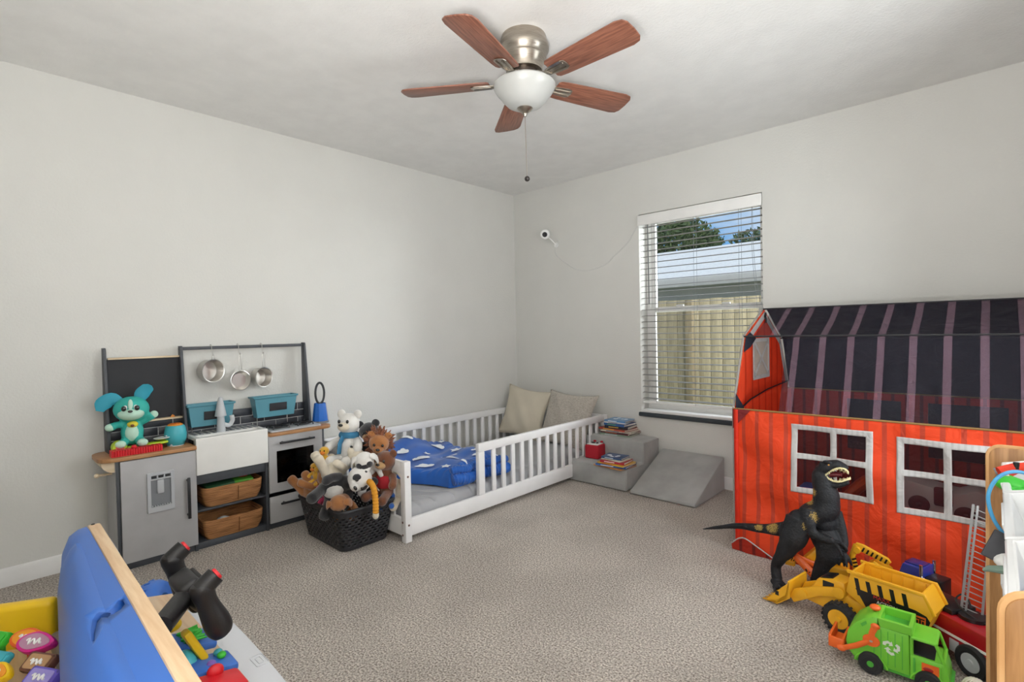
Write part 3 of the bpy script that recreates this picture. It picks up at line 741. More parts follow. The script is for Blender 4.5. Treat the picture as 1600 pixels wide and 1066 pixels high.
# sink
sk = K().frame((-2.824, .405, -2.453, .600), [], .016, Matrix(((0, 0, 1, XF+.006), (1, 0, 0, 0), (0, 1, 0, 0), (0, 0, 0, 1)))).build('sink_front', m_sinkw, kt, bevel=.003)
mb = K(); mb.frame((.045, -2.822, XF+.02, -2.455), [(.178, -2.800, XF+.002, -2.478)], .016, Matrix.Translation((0, 0, .586)))
mb.bx(.171, XF+.008, -2.808, -2.470, .50, .508); mb.bx(.171, .178, -2.808, -2.470, .50, .59); mb.bx(.178, XF, -2.808, -2.800, .50, .59); mb.bx(.178, XF, -2.478, -2.470, .50, .59)
mb.build('sink_basin', m_sinkw, kt, sharp=30)
mb = K()
for k in range(11): mb.bx(.055, .165, -2.80+.032*k, -2.785+.032*k, .601, .605)
mb.build('sink_grille', m_dgp, kt)
fc = K(); fc.lathe([(.024, .60), (.020, .66), (.018, .69), (.030, .692), (.024, .73), (.013, .785), (.008, .797), (0, .80)], Matrix.Translation((.148, -2.662, 0)), 24)
fc = fc.build('faucet', m_lgp, kt)
K().tube(smoothpath([(.15, -2.652, .645), (.155, -2.622, .635), (.16, -2.605, .66), (.165, -2.61, .69)]), [(.012, .008)]*19, 10).build('lever', mat('clear_grey', '#cfd3d6', .2), fc)
# open shelf bay
K().bx(XB, XF, -2.822, -2.452, .352, .405, bev=.001).build('shelf_header', m_char, kt)
K().bx(XB+.005, XF-.004, -2.822, -2.452, .203, .213).build('shelf', m_char, kt)
# oven and drawer
ov = K().frame((-2.448, .217, -2.118, .553), [(-2.402, .268, -2.174, .458)], .014, Matrix(((0, 0, 1, XF), (1, 0, 0, 0), (0, 1, 0, 0), (0, 0, 0, 1)))).build('oven_door', m_gdoor, kt, sharp=30, bevel=.002)
def smoked():
    m = bpy.data.materials.new('smoked_glass'); m.use_nodes = True; t = m.node_tree; t.nodes.clear()
    o = t.nodes.new('ShaderNodeOutputMaterial'); tr = t.nodes.new('ShaderNodeBsdfTransparent'); gl = t.nodes.new('ShaderNodeBsdfGlossy')
    gl.inputs['Roughness'].default_value = .08; gl.inputs['Color'].default_value = (.9, .9, .9, 1); tr.inputs['Color'].default_value = (.30, .30, .32, 1)
    mx = t.nodes.new('ShaderNodeMixShader'); fr = t.nodes.new('ShaderNodeFresnel'); fr.inputs['IOR'].default_value = 1.4
    t.links.new(fr.outputs[0], mx.inputs[0]); t.links.new(tr.outputs[0], mx.inputs[1]); t.links.new(gl.outputs[0], mx.inputs[2]); t.links.new(mx.outputs[0], o.inputs[0]); return m
K().bx(XF+.004, XF+.007, -2.406, -2.170, .264, .462).build('oven_window', smoked(), ov)
mb = K().box((XF+.040, -2.286, .509), (.011, .215, .012), bev=.003)
for y in (-2.37, -2.20): mb.cyl((XF+.012, y, .509), (XF+.04, y, .509), .005, seg=12)
mb.build('handle', m_black, ov)
mb = K()
for k in range(9): mb.cyl((XB+.015, -2.43+.036*k, .36), (XF-.01, -2.43+.036*k, .36), .0016, seg=6)
for x in (XB+.02, XF-.012): mb.cyl((x, -2.45, .36), (x, -2.12, .36), .002, seg=6)
mb.build('oven_rack', m_steel, kt)
K().bx(XB, XF-.003, -2.45, -2.116, .208, .216).build('oven_floor', m_char, kt)
dr = K().bx(XF, XF+.014, -2.448, -2.118, .038, .192, bev=.002).build('drawer', m_gdoor, kt)
mb = K().box((XF+.040, -2.29, .150), (.011, .21, .012), bev=.003)
for y in (-2.37, -2.21): mb.cyl((XF+.012, y, .150), (XF+.04, y, .150), .005, seg=12)
mb.build('handle', m_black, dr)
# backsplash tiles, chalkboard
K().bx(XB, XB+.008, -3.15, -2.125, .565, .704).build('backsplash', m_char, kt)
m_grout = mat('grout', '#c9c9c7', .8)
K().bx(XB+.008, XB+.0085, -3.15, -2.125, .565, .702).build('grout', m_grout, kt)
mb = K()
for r in range(3):
    y = -3.15-(.07 if r % 2 else 0)
    while y < -2.13:
        y0 = max(y, -3.15)+.002; y1 = min(y+.14, -2.125)-.002
        if y1-y0 > .01: mb.bx(XB+.0085, XB+.0115, y0, y1, .569+.0455*r, .611+.0455*r, bev=.0008)
        y += .14
mb.build('tiles', m_tile, kt)
K().bx(XB, XB+.008, -3.152, -2.826, .702, 1.036).build('chalkboard', m_chalk, kt)
K().bx(XB-.004, XB+.02, -3.15, -2.826, 1.033, 1.043, bev=.002).build('chalk_rail', m_pine, kt)
K().bx(XB, XB+.045, -3.152, -2.826, .697, .706, bev=.002).build('chalk_ledge', m_pine, kt)
for y in (-3.172, -2.832, -2.130):
    K().prism([(XB-.002, .565), (.125, .565), (.068, 1.085), (.062, 1.094), (XB-.002, 1.094)], .013, Matrix(((1, 0, 0, 0), (0, 0, 1, y), (0, 1, 0, 0), (0, 0, 0, 1))), bev=.0015).build('upright_panel', m_char, kt)
K().bx(.038, .056, -2.835, -2.120, 1.070, 1.088, bev=.003).build('hanging_bar', m_char, kt)
# planter boxes
m_teal = mat('teal_plastic', '#5590a0', .45)
for (y0, y1, z0, z1) in ((-2.812, -2.585, .640, .765), (-2.462, -2.215, .645, .772)):
    mb = K(); cy = (y0+y1)/2; w0 = (y1-y0)/2; cx = .085
    prof = []
    def ring(z, hx, hy): return [(cx-hx, cy-hy, z), (cx+hx, cy-hy, z), (cx+hx, cy+hy, z), (cx-hx, cy+hy, z)]
    vs = ring(z0, .030, w0*.90)+ring(z1-.012, .040, w0*1.03)+ring(z1-.010, .046, w0*1.09)+ring(z1, .047, w0*1.10)+ring(z1, .038, w0*1.02)+ring(z1-.012, .036, w0*1.0)+ring(z0+.004, .026, w0*.87)
    fs = [(3, 2, 1, 0)]
    for r in range(6):
        for k in range(4): fs.append((r*4+k, r*4+(k+1) % 4, (r+1)*4+(k+1) % 4, (r+1)*4+k))
    fs.append(tuple(24+k for k in range(4)))
    mb.raw(vs, fs); p = mb.build('planter_box', m_teal, kt, sharp=25, bevel=.0015)
    K().box((cx+.0385, cy+.012, (z0+z1)/2-.004), (.003, .105, .048), rot=(0, math.radians(5), 0), bev=.001).build('label', m_chalk, p)
    mb = K()
    for yy in (cy-w0*.75, cy+w0*.75): mb.cyl((.06, yy, .59), (.06, yy, z0+.01), .002, seg=6)
    mb.build('wire_foot', m_steel, p)
# cooktop
ck = K().prism(rounded(.062, .245, -2.425, -2.110, .012, {'x-y-', 'x+y-', 'x+y+', 'x-y+'}), .010, Matrix.Translation((0, 0, .5675)), bev=.002).build('cooktop', m_lgp, kt)
for y in (-2.345, -2.195):
    mb = K()
    mb.tube([(.155+.052*math.cos(a), y+.052*math.sin(a), .587) for a in [2*PI*k/24 for k in range(24)]], .0042, 8, closed=True)
    for k in range(4):
        a = PI/4+PI/2*k; mb.tube([(.155+.02*math.cos(a), y+.02*math.sin(a), .592), (.155+.066*math.cos(a), y+.066*math.sin(a), .592), (.155+.070*math.cos(a), y+.070*math.sin(a), .578)], .0042, 8)
    mb.lathe([(.026, .577), (.026, .585), (.018, .589), (0, .589)], Matrix.Translation((.155, y, 0)), 20)
    mb.build('burner', m_black, ck)
# hooks
pots = [(-2.672, 'pot'), (-2.527, 'pan'), (-2.392, 'pot')]
for y, k_ in pots:
    pts = [(.040, y, 1.083), (.034, y, 1.093), (.047, y, 1.0975), (.061, y, 1.090), (.063, y, 1.068), (.064, y, 1.05), (.070, y, 1.036), (.082, y, 1.035), (.087, y, 1.045)]
    K().tube(smoothpath(pts, 4), .0016, 6).build('hook', m_steel, kt)
# pots: hang from the hooks by a wire handle, mouth facing the room
def pot(y, z, r, dep, label, hl, tiltz, is_pan, lid=False):
    t = thing('saucepan' if not is_pan else 'frying_pan', label, 'pan', (.084, y, 1.037), group=None)
    O = Matrix.Translation((0.0, 0, z-1.037)) @ Matrix.Rotation(tiltz, 4, 'Z') @ Matrix.Rotation(PI/2, 4, 'Y')
    th = .0016
    if is_pan: prof = [(0, -.022), (r*.72, -.022), (r*.78, -.018), (r, .0), (r+.003, .001), (r-.001, .0018), (r*.76, -.016), (r*.70, -.0195), (0, -.0195)]
    else: prof = [(0, -dep), (r*.92, -dep), (r*.97, -dep+.005), (r, -.002), (r+.004, 0), (r+.003, .0015), (r-th, .0), (r*.97-th, -dep+.007), (r*.9, -dep+th), (0, -dep+th)]
    MB(O).lathe(prof, None, 36).build('vessel', m_steel, t)
    zt = z-1.037+r
    for s in (-1, 1): pass
    hy = .0075
    pts = [(-.004, -hy, zt-.001), (.0, -hy, zt+.01), (0, -hy, -.006), (0, -hy*.6, .0), (0, 0, .002), (0, hy*.6, .0), (0, hy, -.006), (0, hy, zt+.01), (-.004, hy, zt-.001)]
    MB().tube(pts, .0018, 8).build('wire_handle', m_steel, t)
pot(-2.672, .946, .063, .066, 'stainless toy saucepan with side loops hanging leftmost from the kitchen bar', .02, .25, False)
pot(-2.527, .880, .058, .02, 'shallow stainless toy frying pan hanging in the middle of the kitchen bar', .05, .15, True)
pot(-2.392, .888, .058, .058, 'deep stainless toy saucepan hanging nearest the right post of the kitchen bar', .04, .3, False)

# wicker baskets in the shelf bay
def wicker():
    m = mat('wicker', '#cf935c', .6, var='#7d4f29', vscale=9, stretch=(1, 1.2, 34), bump=.8, bscale=40, bdist=.004); return m
m_wick = wicker()
def wbasket(label, z, fill):
    t = thing('wicker_basket', label, 'basket', (.145, -2.635, z), group=None)
    mb = MB()
    def ring(zz, k, top=0):
        out = []
        for (x, y) in rounded(-.095*k, .105*k, -.155*k, .155*k, .03, {'x-y-', 'x+y-', 'x+y+', 'x-y+'}, 4):
            sag = top*(-.014*math.cos(PI*y/.31)) if top else 0
            out.append((x, y, zz+sag))
        return out
    R = [ring(.001, .88), ring(.03, .96), ring(.06, 1.0), ring(.105, 1.02, 1), ring(.110, 1.0, 1), ring(.105, .965, 1), ring(.03, .90), ring(.006, .86)]
    n = len(R[0]); vs = [p for r in R for p in r]; fs = [tuple(range(n))[::-1], tuple((len(R)-1)*n+k for k in range(n))]
    for r in range(len(R)-1):
        for k in range(n): fs.append((r*n+k, r*n+(k+1) % n, (r+1)*n+(k+1) % n, (r+1)*n+k))
    mb.raw(vs, fs); mb.build('woven_body', m_wick, t, sharp=50)
    mb = MB(); mb.tube([(.100, .02, .01), (.108, .02, .05), (.110, .02, .09)], .002, 6); mb.build('seam_cord', mat('brown_cord', '#6e4422', .7), t)
    return t
wbasket('brown wicker basket on the upper open shelf, filled with green toys', .2135, 1)
wbasket('brown wicker basket on the bottom of the open shelf bay', .0355, 0)
tag(MB().box((.15, -2.69, .315), (.13, .15, .016), rot=(.05, .1, .1), bev=.004).build('board_book', mat('dark_green', '#2f5a3a', .5)), 'dark green flat toy book lying in the upper wicker basket', 'book')
tag(MB().box((.165, -2.565, .318), (.10, .10, .018), rot=(0, .12, -.1), bev=.005).build('toy_tray', mat('leaf_green', '#5aa637', .45)), 'leaf green toy tray at the right side of the upper wicker basket', 'toy')
tag(MB().ell((.15, -2.555, .333), (.028, .03, .012)).build('toy_tomato', mat('tomato', '#b3402c', .5)), 'small red toy food piece on the green tray in the upper wicker basket', 'toy food')
tag(MB().lathe([(.03, 0), (.034, .002), (.03, .012), (.012, .02), (0, .021)], xf((.17, -2.67, .105))).build('toy_plate', m_pl_white), 'white round toy plate inside the lower wicker basket', 'plate')

# ------------------------------------------------------------------ plush figures
def plushmat(name, col, col2=None):
    return mat('plush_'+name, col, .95, var=col2, vscale=14, bump=.7, bscale=260, sheen=.5, bdist=.003)
m_eye = mat('eye_black', '#101010', .1, coat=1)
m_eyew = mat('eye_white', '#f2f2f0', .3)
def plush(name, label, loc, rot, S, body, muzzle=None, ear='floppy', earcol=None, cat='plush toy', arms=None, legs=None, mane=None, patch=None, nose=True, tail=False, belly=None, pads=None, shirt=None, eyek=1, group=None, parent_like=None, earl=1, head=(.05, 0, .76), eyes=True, snout=.13, hs=1):
    t = thing(name, label, cat, loc, rot=rot, group=group)
    V = lambda *p: tuple(S*c for c in p)
    muzzle = muzzle or body; earcol = earcol or body; pads = pads or body
    arms = arms or [(.22, .30, .33), (.22, -.30, .33)]
    legs = legs or [(.42, .20, .06), (.42, -.20, .06)]
    mb = MB()
    mb.ell(V(0, 0, .27), V(.19, .21, .27)); mb.ell(V(*head), V(.20*hs, .215*hs*(1.08 if hs > 1 else 1), .195*hs)); mb.ell(V(head[0]*.5, head[1]*.5, .52), V(.12, .13, .12))
    for i, a in enumerate(arms):
        s = 1 if i == 0 else -1; r0 = Vector((0, s*.14, .46)); a = Vector(a)
        loft(mb, [(V(*r0), S*.075), (V(*((r0+a)/2+Vector((.0, s*.03, .01)))), S*.075), (V(*a), S*.085), (V(*(a+(a-r0).normalized()*.06)), S*.05)], 4, 12)
    for i, a in enumerate(legs):
        s = 1 if i == 0 else -1; r0 = Vector((.02, s*.10, .12)); a = Vector(a)
        loft(mb, [(V(*r0), S*.10), (V(*((r0+a)/2)), S*.09), (V(*a), S*.10), (V(*(a+(a-r0).normalized()*.07)), S*.06)], 4, 12)
    mb.build('body', body, t, vox=S*.022, smooth=2)
    hx, hy, hz = head
    hx += .19*(hs-1)
    mb = MB().ell(V(hx+snout+.03, hy, hz-.05), V(.11, .115, .085)); mb.build('muzzle', muzzle, t)
    if nose: MB().ell(V(hx+snout+.135, hy, hz-.015), V(.03, .045, .028)).build('nose', m_eye, t)
    if belly: MB().ell(V(.06, 0, .27), V(.16, .15, .21)).build('belly_patch', belly, t)
    for s in (1, -1):
        if eyes:
            if patch and patch != 'white': MB().ell(V(hx+.125, hy+s*.10, hz+.04), V(.07, .075, .09), rot=(s*.35, 0, s*.5)).build('eye_patch', patch, t)
            if patch == 'white': MB().ell(V(hx+.145, hy+s*.085, hz+.05), V(.05, .055, .065)).build('eye_white', m_eyew, t)
            MB().ell(V(hx+.185+.02*(eyek-1), hy+s*.085*(1+.5*(eyek-1)), hz+.045), V(.022*eyek, .028*eyek, .034*eyek)).build('eye', m_eye, t)
        if ear == 'round':
            e = MB().ell(V(hx-.02, hy+s*.17, hz+.17), V(.04, .085, .085)).build('ear', earcol, t)
        elif ear == 'floppy':
            mb = MB(); loft(mb, [(V(hx, hy+s*.13, hz+.15), (S*.03, S*.05)), (V(hx, hy+s*.23, hz+.10), (S*.025, S*.085)), (V(hx+.02, hy+s*.27, hz-.03*earl), (S*.025, S*.10)), (V(hx+.03, hy+s*.27, hz-.16*earl), (S*.02, S*.07)), (V(hx+.03, hy+s*.265, hz-.20*earl), (S*.008, S*.03))], 4, 12, up=(0, 1, 0)); mb.build('ear', earcol, t)
        elif ear == 'up':
            mb = MB(); loft(mb, [(V(hx-.02, hy+s*.10, hz+.14), (S*.03, S*.06)), (V(hx-.02, hy+s*.16, hz+.30), (S*.028, S*.08)), (V(hx+.02, hy+s*.20, hz+.42), (S*.02, S*.05)), (V(hx+.03, hy+s*.22, hz+.47), (S*.008, S*.015))], 4, 12, up=(1, 0, 0)); mb.build('ear', earcol, t)
    if mane:
        mb = MB(); rm = random.Random(label)
        for k in range(150):
            an = rm.uniform(0, 2*PI); rad = rm.uniform(.16, .24); b = Vector((hx-rm.uniform(0, .14), hy+rad*math.cos(an), hz+rad*math.sin(an)))
            e = b+Vector((-.01+rm.uniform(-.05, .05), .11*math.cos(an)+rm.uniform(-.04, .04), .11*math.sin(an)+rm.uniform(-.04, .04)))
            mb.tube([V(*b), V(*((b+e)/2)), V(*e)], [S*.022, S*.02, S*.006], 5)
        mb.build('mane', mane, t)
    if shirt:
        mb = MB().ell(V(0, 0, .30), V(.205, .225, .22)); mb.build('shirt', shirt, t)
    if tail: MB().ell(V(-.2, 0, .16), V(.07, .07, .07)).build('tail', body, t)
    return t

# teal puppy on the counter
m_tp = mat('teal_toy', '#35b3a8', .6, bump=.2, bscale=200); m_tp2 = mat('mint_toy', '#bfe3d0', .6, bump=.2, bscale=200); m_blu2 = mat('teal_blue', '#2f9cb4', .6)
pu = plush('toy_puppy', 'teal and mint talking puppy toy sitting before the chalkboard with one paw raised', (.13, -3.072, .598), (0, 0, math.radians(-14)), .235, m_tp, m_tp2, ear=None, patch='white', belly=m_tp2,
           arms=[(.10, .36, .60), (.16, -.34, .44)], legs=[(.24, .17, .06), (.24, -.17, .06)], cat='toy puppy', head=(.06, 0, .78), hs=1.42, eyek=1.7)
S = .235; V = lambda *p: tuple(S*c for c in p)
MB().ell(V(.10, .40, .63), V(.07, .08, .08)).build('paw', m_tp2, pu); MB().ell(V(.17, -.37, .43), V(.08, .09, .08)).build('paw', m_tp2, pu)
for s in (1, -1): MB().ell(V(.30, s*.19, .07), V(.09, .10, .08)).build('foot', m_tp2, pu)
mb = MB(); loft(mb, [(V(.04, -.18, .95), (S*.03, S*.08)), (V(.04, -.34, 1.02), (S*.035, S*.14)), (V(.05, -.48, .93), (S*.035, S*.15)), (V(.07, -.54, .78), (S*.015, S*.07))], 4, 12, up=(1, 0, 0)); mb.build('ear', m_blu2, pu)
mb = MB(); loft(mb, [(V(.04, .14, .96), (S*.03, S*.10)), (V(.03, .20, 1.10), (S*.035, S*.14)), (V(.05, .30, 1.22), (S*.03, S*.12)), (V(.09, .34, 1.28), (S*.01, S*.05))], 4, 12, up=(1, 0, 0)); mb.build('ear', m_blu2, pu)
MB().ell(V(.315, 0, .90), V(.03, .045, .12), rot=(0, -.35, 0)).build('blaze', m_tp2, pu)
MB().ell(V(.17, 0, .70), V(.235, .25, .15)).build('face_patch', m_tp2, pu)
MB().ell(V(.17, .02, .46), V(.07, .10, .07)).build('bandana', mat('bandana_yellow', '#e0cf3f', .6), pu)
MB().ell(V(.235, .02, .44), V(.015, .035, .03)).build('tag_charm', mat('charm_brown', '#7a4a2c', .5), pu)
# lime and white toy under the puppy: a toy gravel roller / scanner
m_lime = mat('lime_toy', '#b5d332', .45)
rl = thing('toy_kitchen_scale', 'lime green and silver toy scale lying under the teal puppy', 'toy', (.165, -3.05, .566))
MB().box((0, .02, .026), (.06, .20, .012), rot=(.05, 0, 0), bev=.005).build('arm', m_lime, rl)
MB().lathe([(0, -.025), (.028, -.025), (.032, -.015), (.032, .015), (.028, .025), (0, .025)], xf((.0, -.085, .034), (0, PI/2, 0)), 24).build('drum', m_lime, rl)
MB().lathe([(0, 0), (.018, 0), (.016, .004), (0, .005)], xf((.027, -.085, .036), (0, PI/2, 0)), 20).build('drum_badge', mat('badge_pink', '#d96b6b', .5), rl)
MB().lathe([(0, 0), (.03, 0), (.04, .006), (.034, .008), (0, .004)], xf((.0, .10, .046), (.05, 0, 0)), 24).build('tray', m_pl_white, rl)
MB().box((.0, .145, .055), (.035, .07, .006), rot=(-.12, 0, 0), bev=.003).build('silver_paddle', mat('silver_plastic', '#c3c7cb', .3, metal=.6), rl)
MB().box((.0, .152, .022), (.05, .045, .044), bev=.006, taper=.8).build('foot', m_lgp, rl)
# red wavy block toy at the counter edge
m_redp = mat('red_plastic', '#d3202a', .4)
rw = thing('toy_brush', 'long red ribbed toy block lying along the front edge of the left counter', 'toy', (.225, -3.075, .5655))
mb = MB()
vs = []; N_ = 40; top = [(-.105+.21*k/N_, .030+.0025*math.sin(k*1.9)) for k in range(N_+1)]
mb.prism([(-.105, 0)]+top[:1]+top[1:]+[(.105, 0)], .05, Matrix(((0, 0, 1, -.025), (1, 0, 0, 0), (0, 1, 0, 0), (0, 0, 0, 1))), bev=.0)
for k in range(20): mb.cyl((-.0258, -.1+.0105*k, .002), (-.0258, -.1+.0105*k, .03), .004, seg=8).cyl((.0258, -.1+.0105*k, .002), (.0258, -.1+.0105*k, .03), .004, seg=8)
mb.build('ribbed_body', m_redp, rw, sharp=50)
MB().ell((0, -.01, .035), (.012, .012, .01)).build('knob', m_redp, rw)
# turquoise canister with orange lid
m_turq = mat('turquoise_plastic', '#45aebb', .4); m_or = mat('orange_lid', '#e08a2f', .5)
cn = thing('toy_canister', 'round turquoise canister with orange top on the left counter', 'canister', (.155, -2.888, .5655))
MB().lathe([(0, 0), (.036, 0), (.040, .004), (.050, .035), (.052, .06), (.048, .09), (.041, .106), (.036, .108), (0, .108)], seg=36).build('body', m_turq, cn)
MB().lathe([(.0, .104), (.036, .104), (.0355, .112), (.028, .116), (.02, .110), (0, .110)], seg=32).build('lid', m_or, cn)
mb = MB()
for k in range(6): mb.ell((.014*math.cos(k), .014*math.sin(k), .112), (.012, .009, .006))
mb.build('filling', mat('orange_fill', '#c8641e', .6), cn)
MB().lathe([(.0, -.001), (.038, -.001), (.040, .005), (.036, .006), (0, .006)], seg=32).build('base_ring', m_pl_white, cn)
tag(MB().prism([(0, 0), (.022, 0), (.018, .008), (.010, .014), (.004, .007)], .006, Matrix(((0, 0, 1, .055), (1, 0, 0, -2.885), (0, 1, 0, .7062), (0, 0, 0, 1)))).build('chalk_piece', m_or), 'small orange chalk piece on the ledge of the chalkboard', 'chalk')
# blue cup with a looped black utensil at the right end
m_bluep = mat('blue_gloss', '#1766c4', .25, coat=.5)
cb = thing('cup', 'tapered glossy blue cup at the right end of the kitchen counter', 'cup', (.13, -2.060, .5675))
MB().lathe([(0, .001), (.052, 0), (.050, .02), (.037, .128), (.0345, .128), (.046, .02), (.045, .006), (0, .006)], seg=10).build('body', m_bluep, cb, sharp=20)
MB().lathe([(.049, -.0002), (.054, 0), (.054, .012), (.049, .014)], seg=10).build('foot_ring', m_dgp, cb)
ut = thing('toy_utensil', 'black looped toy utensil standing in the blue cup', 'utensil', (.13, -2.060, .575))
lp = [(0, .030*math.cos(a), .185+.068*math.sin(a)) for a in [2*PI*k/28 for k in range(28)]]
MB().tube(lp, [(.004, .0075)]*28, 10, closed=True).build('loop', m_black, ut)
MB().tube([(0, 0, .0), (0, 0, .12)], .006, 8).build('stem', m_black, ut)
# brown teddy behind the oven window
m_brown = plushmat('brown', '#8a6440', '#6f4d2e')
plush('teddy_bear', 'brown teddy bear sitting inside the toy oven behind the dark glass', (.115, -2.285, .228), (0, 0, 0), .19, m_brown, plushmat('tan', '#c19a6b', '#a98357'), ear='round', cat='teddy bear', legs=[(.30, .22, .08), (.30, -.22, .08)], group=None)
# ------------------------------------------------------------------ laundry basket heaped with plush toys
m_bsk = mat('black_basket', '#26262a', .45)
LB = Vector((.68, -2.195, 0))
lb = thing('laundry_basket', 'black perforated plastic basket heaped with stuffed toys at the foot of the bed', 'basket', LB)
def rr_ring(hx, hy, r, n):
    """n points evenly spaced round a rounded rectangle"""
    raw = rounded(-hx, hx, -hy, hy, r, {'x-y-', 'x+y-', 'x+y+', 'x-y+'}, 8); P_ = [Vector((x, y)) for x, y in raw]
    L = [0]
    for i in range(len(P_)): L.append(L[-1]+(P_[(i+1) % len(P_)]-P_[i]).length)
    out = []
    for k in range(n):
        d = L[-1]*k/n; i = 0
        while i < len(P_)-1 and L[i+1] <= d: i += 1
        t = (d-L[i])/max(1e-9, L[i+1]-L[i]); q = P_[i]*(1-t)+P_[(i+1) % len(P_)]*t; out.append(q)
    return out
NN = 168; NZ = 29; vs = []; fs = []
for j in range(NZ):
    t = j/(NZ-1); z = .006+.214*t
    k = rr_ring(.215+.035*t, .140+.032*t, .05, NN)
    for p in k: vs.append((p.x, p.y, z))
for j in range(NZ-1):
    for i in range(NN):
        hole = (j % 2 == 1 and 3 <= j <= NZ-5 and ((i+(2 if (j//2) % 2 else 0)) % 4 in (0, 1)))
        if not hole: fs.append((j*NN+i, j*NN+(i+1) % NN, (j+1)*NN+(i+1) % NN, (j+1)*NN+i))
fs.append(tuple(range(NN))[::-1])
o = MB().raw(vs, fs).build('perforated_wall', m_bsk, lb, sharp=60)
sd = o.modifiers.new('thick', 'SOLIDIFY'); sd.thickness = .003
MB().tube([(p.x, p.y, .224) for p in rr_ring(.252, .174, .055, 80)], [(.009, .007)]*80, 8, closed=True, up=(0, 0, 1)).build('rim', m_bsk, lb)
cFh = Vector((cF.x, cF.y, 0)).normalized()
DB = (LB-Vector((CAM.x, CAM.y, 0))).dot(cFh)
def pile(px, py, off=0): return at(px, py, tuple(cFh), CAM.dot(cFh)+DB+off)
def place(c, S, rot):
    """root of a plush whose middle lies at c"""
    return tuple(Vector(c)-Euler(rot).to_matrix() @ Vector((.03*S, 0, .45*S)))
ZC = math.radians(-33)
m_crm = plushmat('cream', '#e3d8c4', '#cfc3ad'); m_wht = plushmat('white', '#eceae6', '#dcd8d2'); m_blk = plushmat('black', '#222225', '#2d2d31')
m_tan = plushmat('tan', '#c19a6b', '#a98357'); m_org = plushmat('lion', '#b67a45', '#9b6234'); m_man = plushmat('mane', '#8f5433', '#774226')
m_pnk = plushmat('pink', '#df4f7d', '#c73c69'); m_yel = plushmat('yellow', '#e6b53a', '#d29f2b'); m_cho = plushmat('choc', '#7c4a2e', '#643a22')
m_car = plushmat('caramel', '#ad7443', '#945f33'); m_rsh = mat('red_knit', '#a81f2b', .85, bump=.5, bscale=200); m_bsc = mat('blue_knit', '#3d7fa6', .85, bump=.5, bscale=200)
def pp(name, label, px, py, off, S, rot, *a, **k):
    rot = (rot[0], rot[1], ZC+rot[2])
    return plush(name, label, place(pile(px, py, off), S, rot), rot, S, *a, **k)
# white bear with a blue scarf at the top of the heap
t = pp('plush_bear', 'white plush bear with blue knitted scarf sitting topmost in the heaped basket', 545, 688, .06, .31, (0, -.1, -.5), m_wht, m_crm, ear='round', cat='plush toy', legs=[(.36, .16, .10), (.36, -.16, .10)])
mb = MB(); mb.tube([(.31*(.02+.135*math.cos(a)), .31*.15*math.sin(a), .31*.55) for a in [2*PI*k/20 for k in range(20)]], [(.018, .014)]*20, 8, closed=True); mb.tube([(.31*.17, -.01, .31*.53), (.31*.22, -.02, .31*.40), (.31*.24, -.02, .31*.22)], [(.02, .008)]*3, 8); mb.build('scarf', m_bsc, t)
pp('plush_dog', 'black plush dog with light tan muzzle at the back right of the heap', 581, 694, .10, .27, (.1, .25, -.2), m_blk, m_tan, ear='round', cat='plush toy')
pp('plush_lion', 'orange-brown plush lion with shaggy mane at the right of the heap', 590, 712, .03, .27, (-.15, .3, -.1), m_org, m_car, ear='round', mane=m_man, cat='plush toy')
pp('plush_bear', 'cream plush bear lying across the middle of the heap with its feet to the left', 535, 728, -.05, .27, (0, -1.25, -1.3), m_crm, ear='round', cat='plush toy')
pp('plush_puppy', 'white plush puppy with black eye patches resting its chin right of centre in the heap', 573, 730, -.06, .25, (.2, .8, .1), m_wht, ear='floppy', patch=m_blk, cat='plush toy', earcol=m_wht)
pp('plush_bear', 'chocolate brown plush bear in a red knitted shirt against the footboard', 602, 742, -.04, .27, (-.1, .05, -.6), m_cho, m_tan, ear='round', shirt=m_rsh, cat='plush toy')
pp('plush_panda', 'large black and white plush panda lying on its side at the front of the heap', 538, 757, -.12, .31, (-1.15, .35, -.2), m_blk, m_wht, ear='round', earcol=m_blk, cat='plush toy', patch=m_blk, belly=m_wht)
for o in [c for c in COL.objects if c.name.startswith('plush_panda')]:
    S = .31; MB().ell((S*.06, 0, S*.77), (S*.207, S*.222, S*.20)).build('head_fur', m_wht, o)
pp('plush_puppy', 'caramel plush puppy with long floppy ears hanging over the near rim of the basket', 533, 785, -.17, .22, (.2, 1.25, .1), m_car, m_tan, ear='floppy', cat='plush toy')
pp('plush_monkey', 'tan plush monkey lying at the left end with both legs sticking out', 497, 757, -.02, .26, (0, -1.0, -2.2), m_car, m_tan, ear='round', cat='plush toy')
pp('plush_pig', 'small hot pink plush pig tucked behind the left rim', 510, 779, -.07, .15, (.2, .1, .1), m_pnk, ear='round', cat='plush toy')
pp('plush_chick', 'small yellow plush chick upper left in the heap', 507, 716, -.02, .13, (0, 0, -.3), m_yel, mat('beak_orange', '#e2832b', .6), ear=None, cat='plush toy', nose=False)
pp('plush_chick', 'small yellow plush chick below the other chick at the left of the heap', 494, 739, -.02, .12, (0, .2, -.6), m_yel, mat('beak_orange', '#e2832b', .6), ear=None, cat='plush toy', nose=False)
pp('plush_elephant', 'small bright blue plush toy behind the right end of the rim', 601, 772, -.02, .16, (.3, 0, -.2), plushmat('blue', '#2c63b8', '#2453a0'), ear='round', cat='plush toy', earl=.8)
pp('plush_rabbit', 'cream plush rabbit slumped at the right corner between basket and footboard', 618, 757, .0, .22, (.5, .2, -.3), m_crm, ear='floppy', cat='plush toy', earl=1.3)
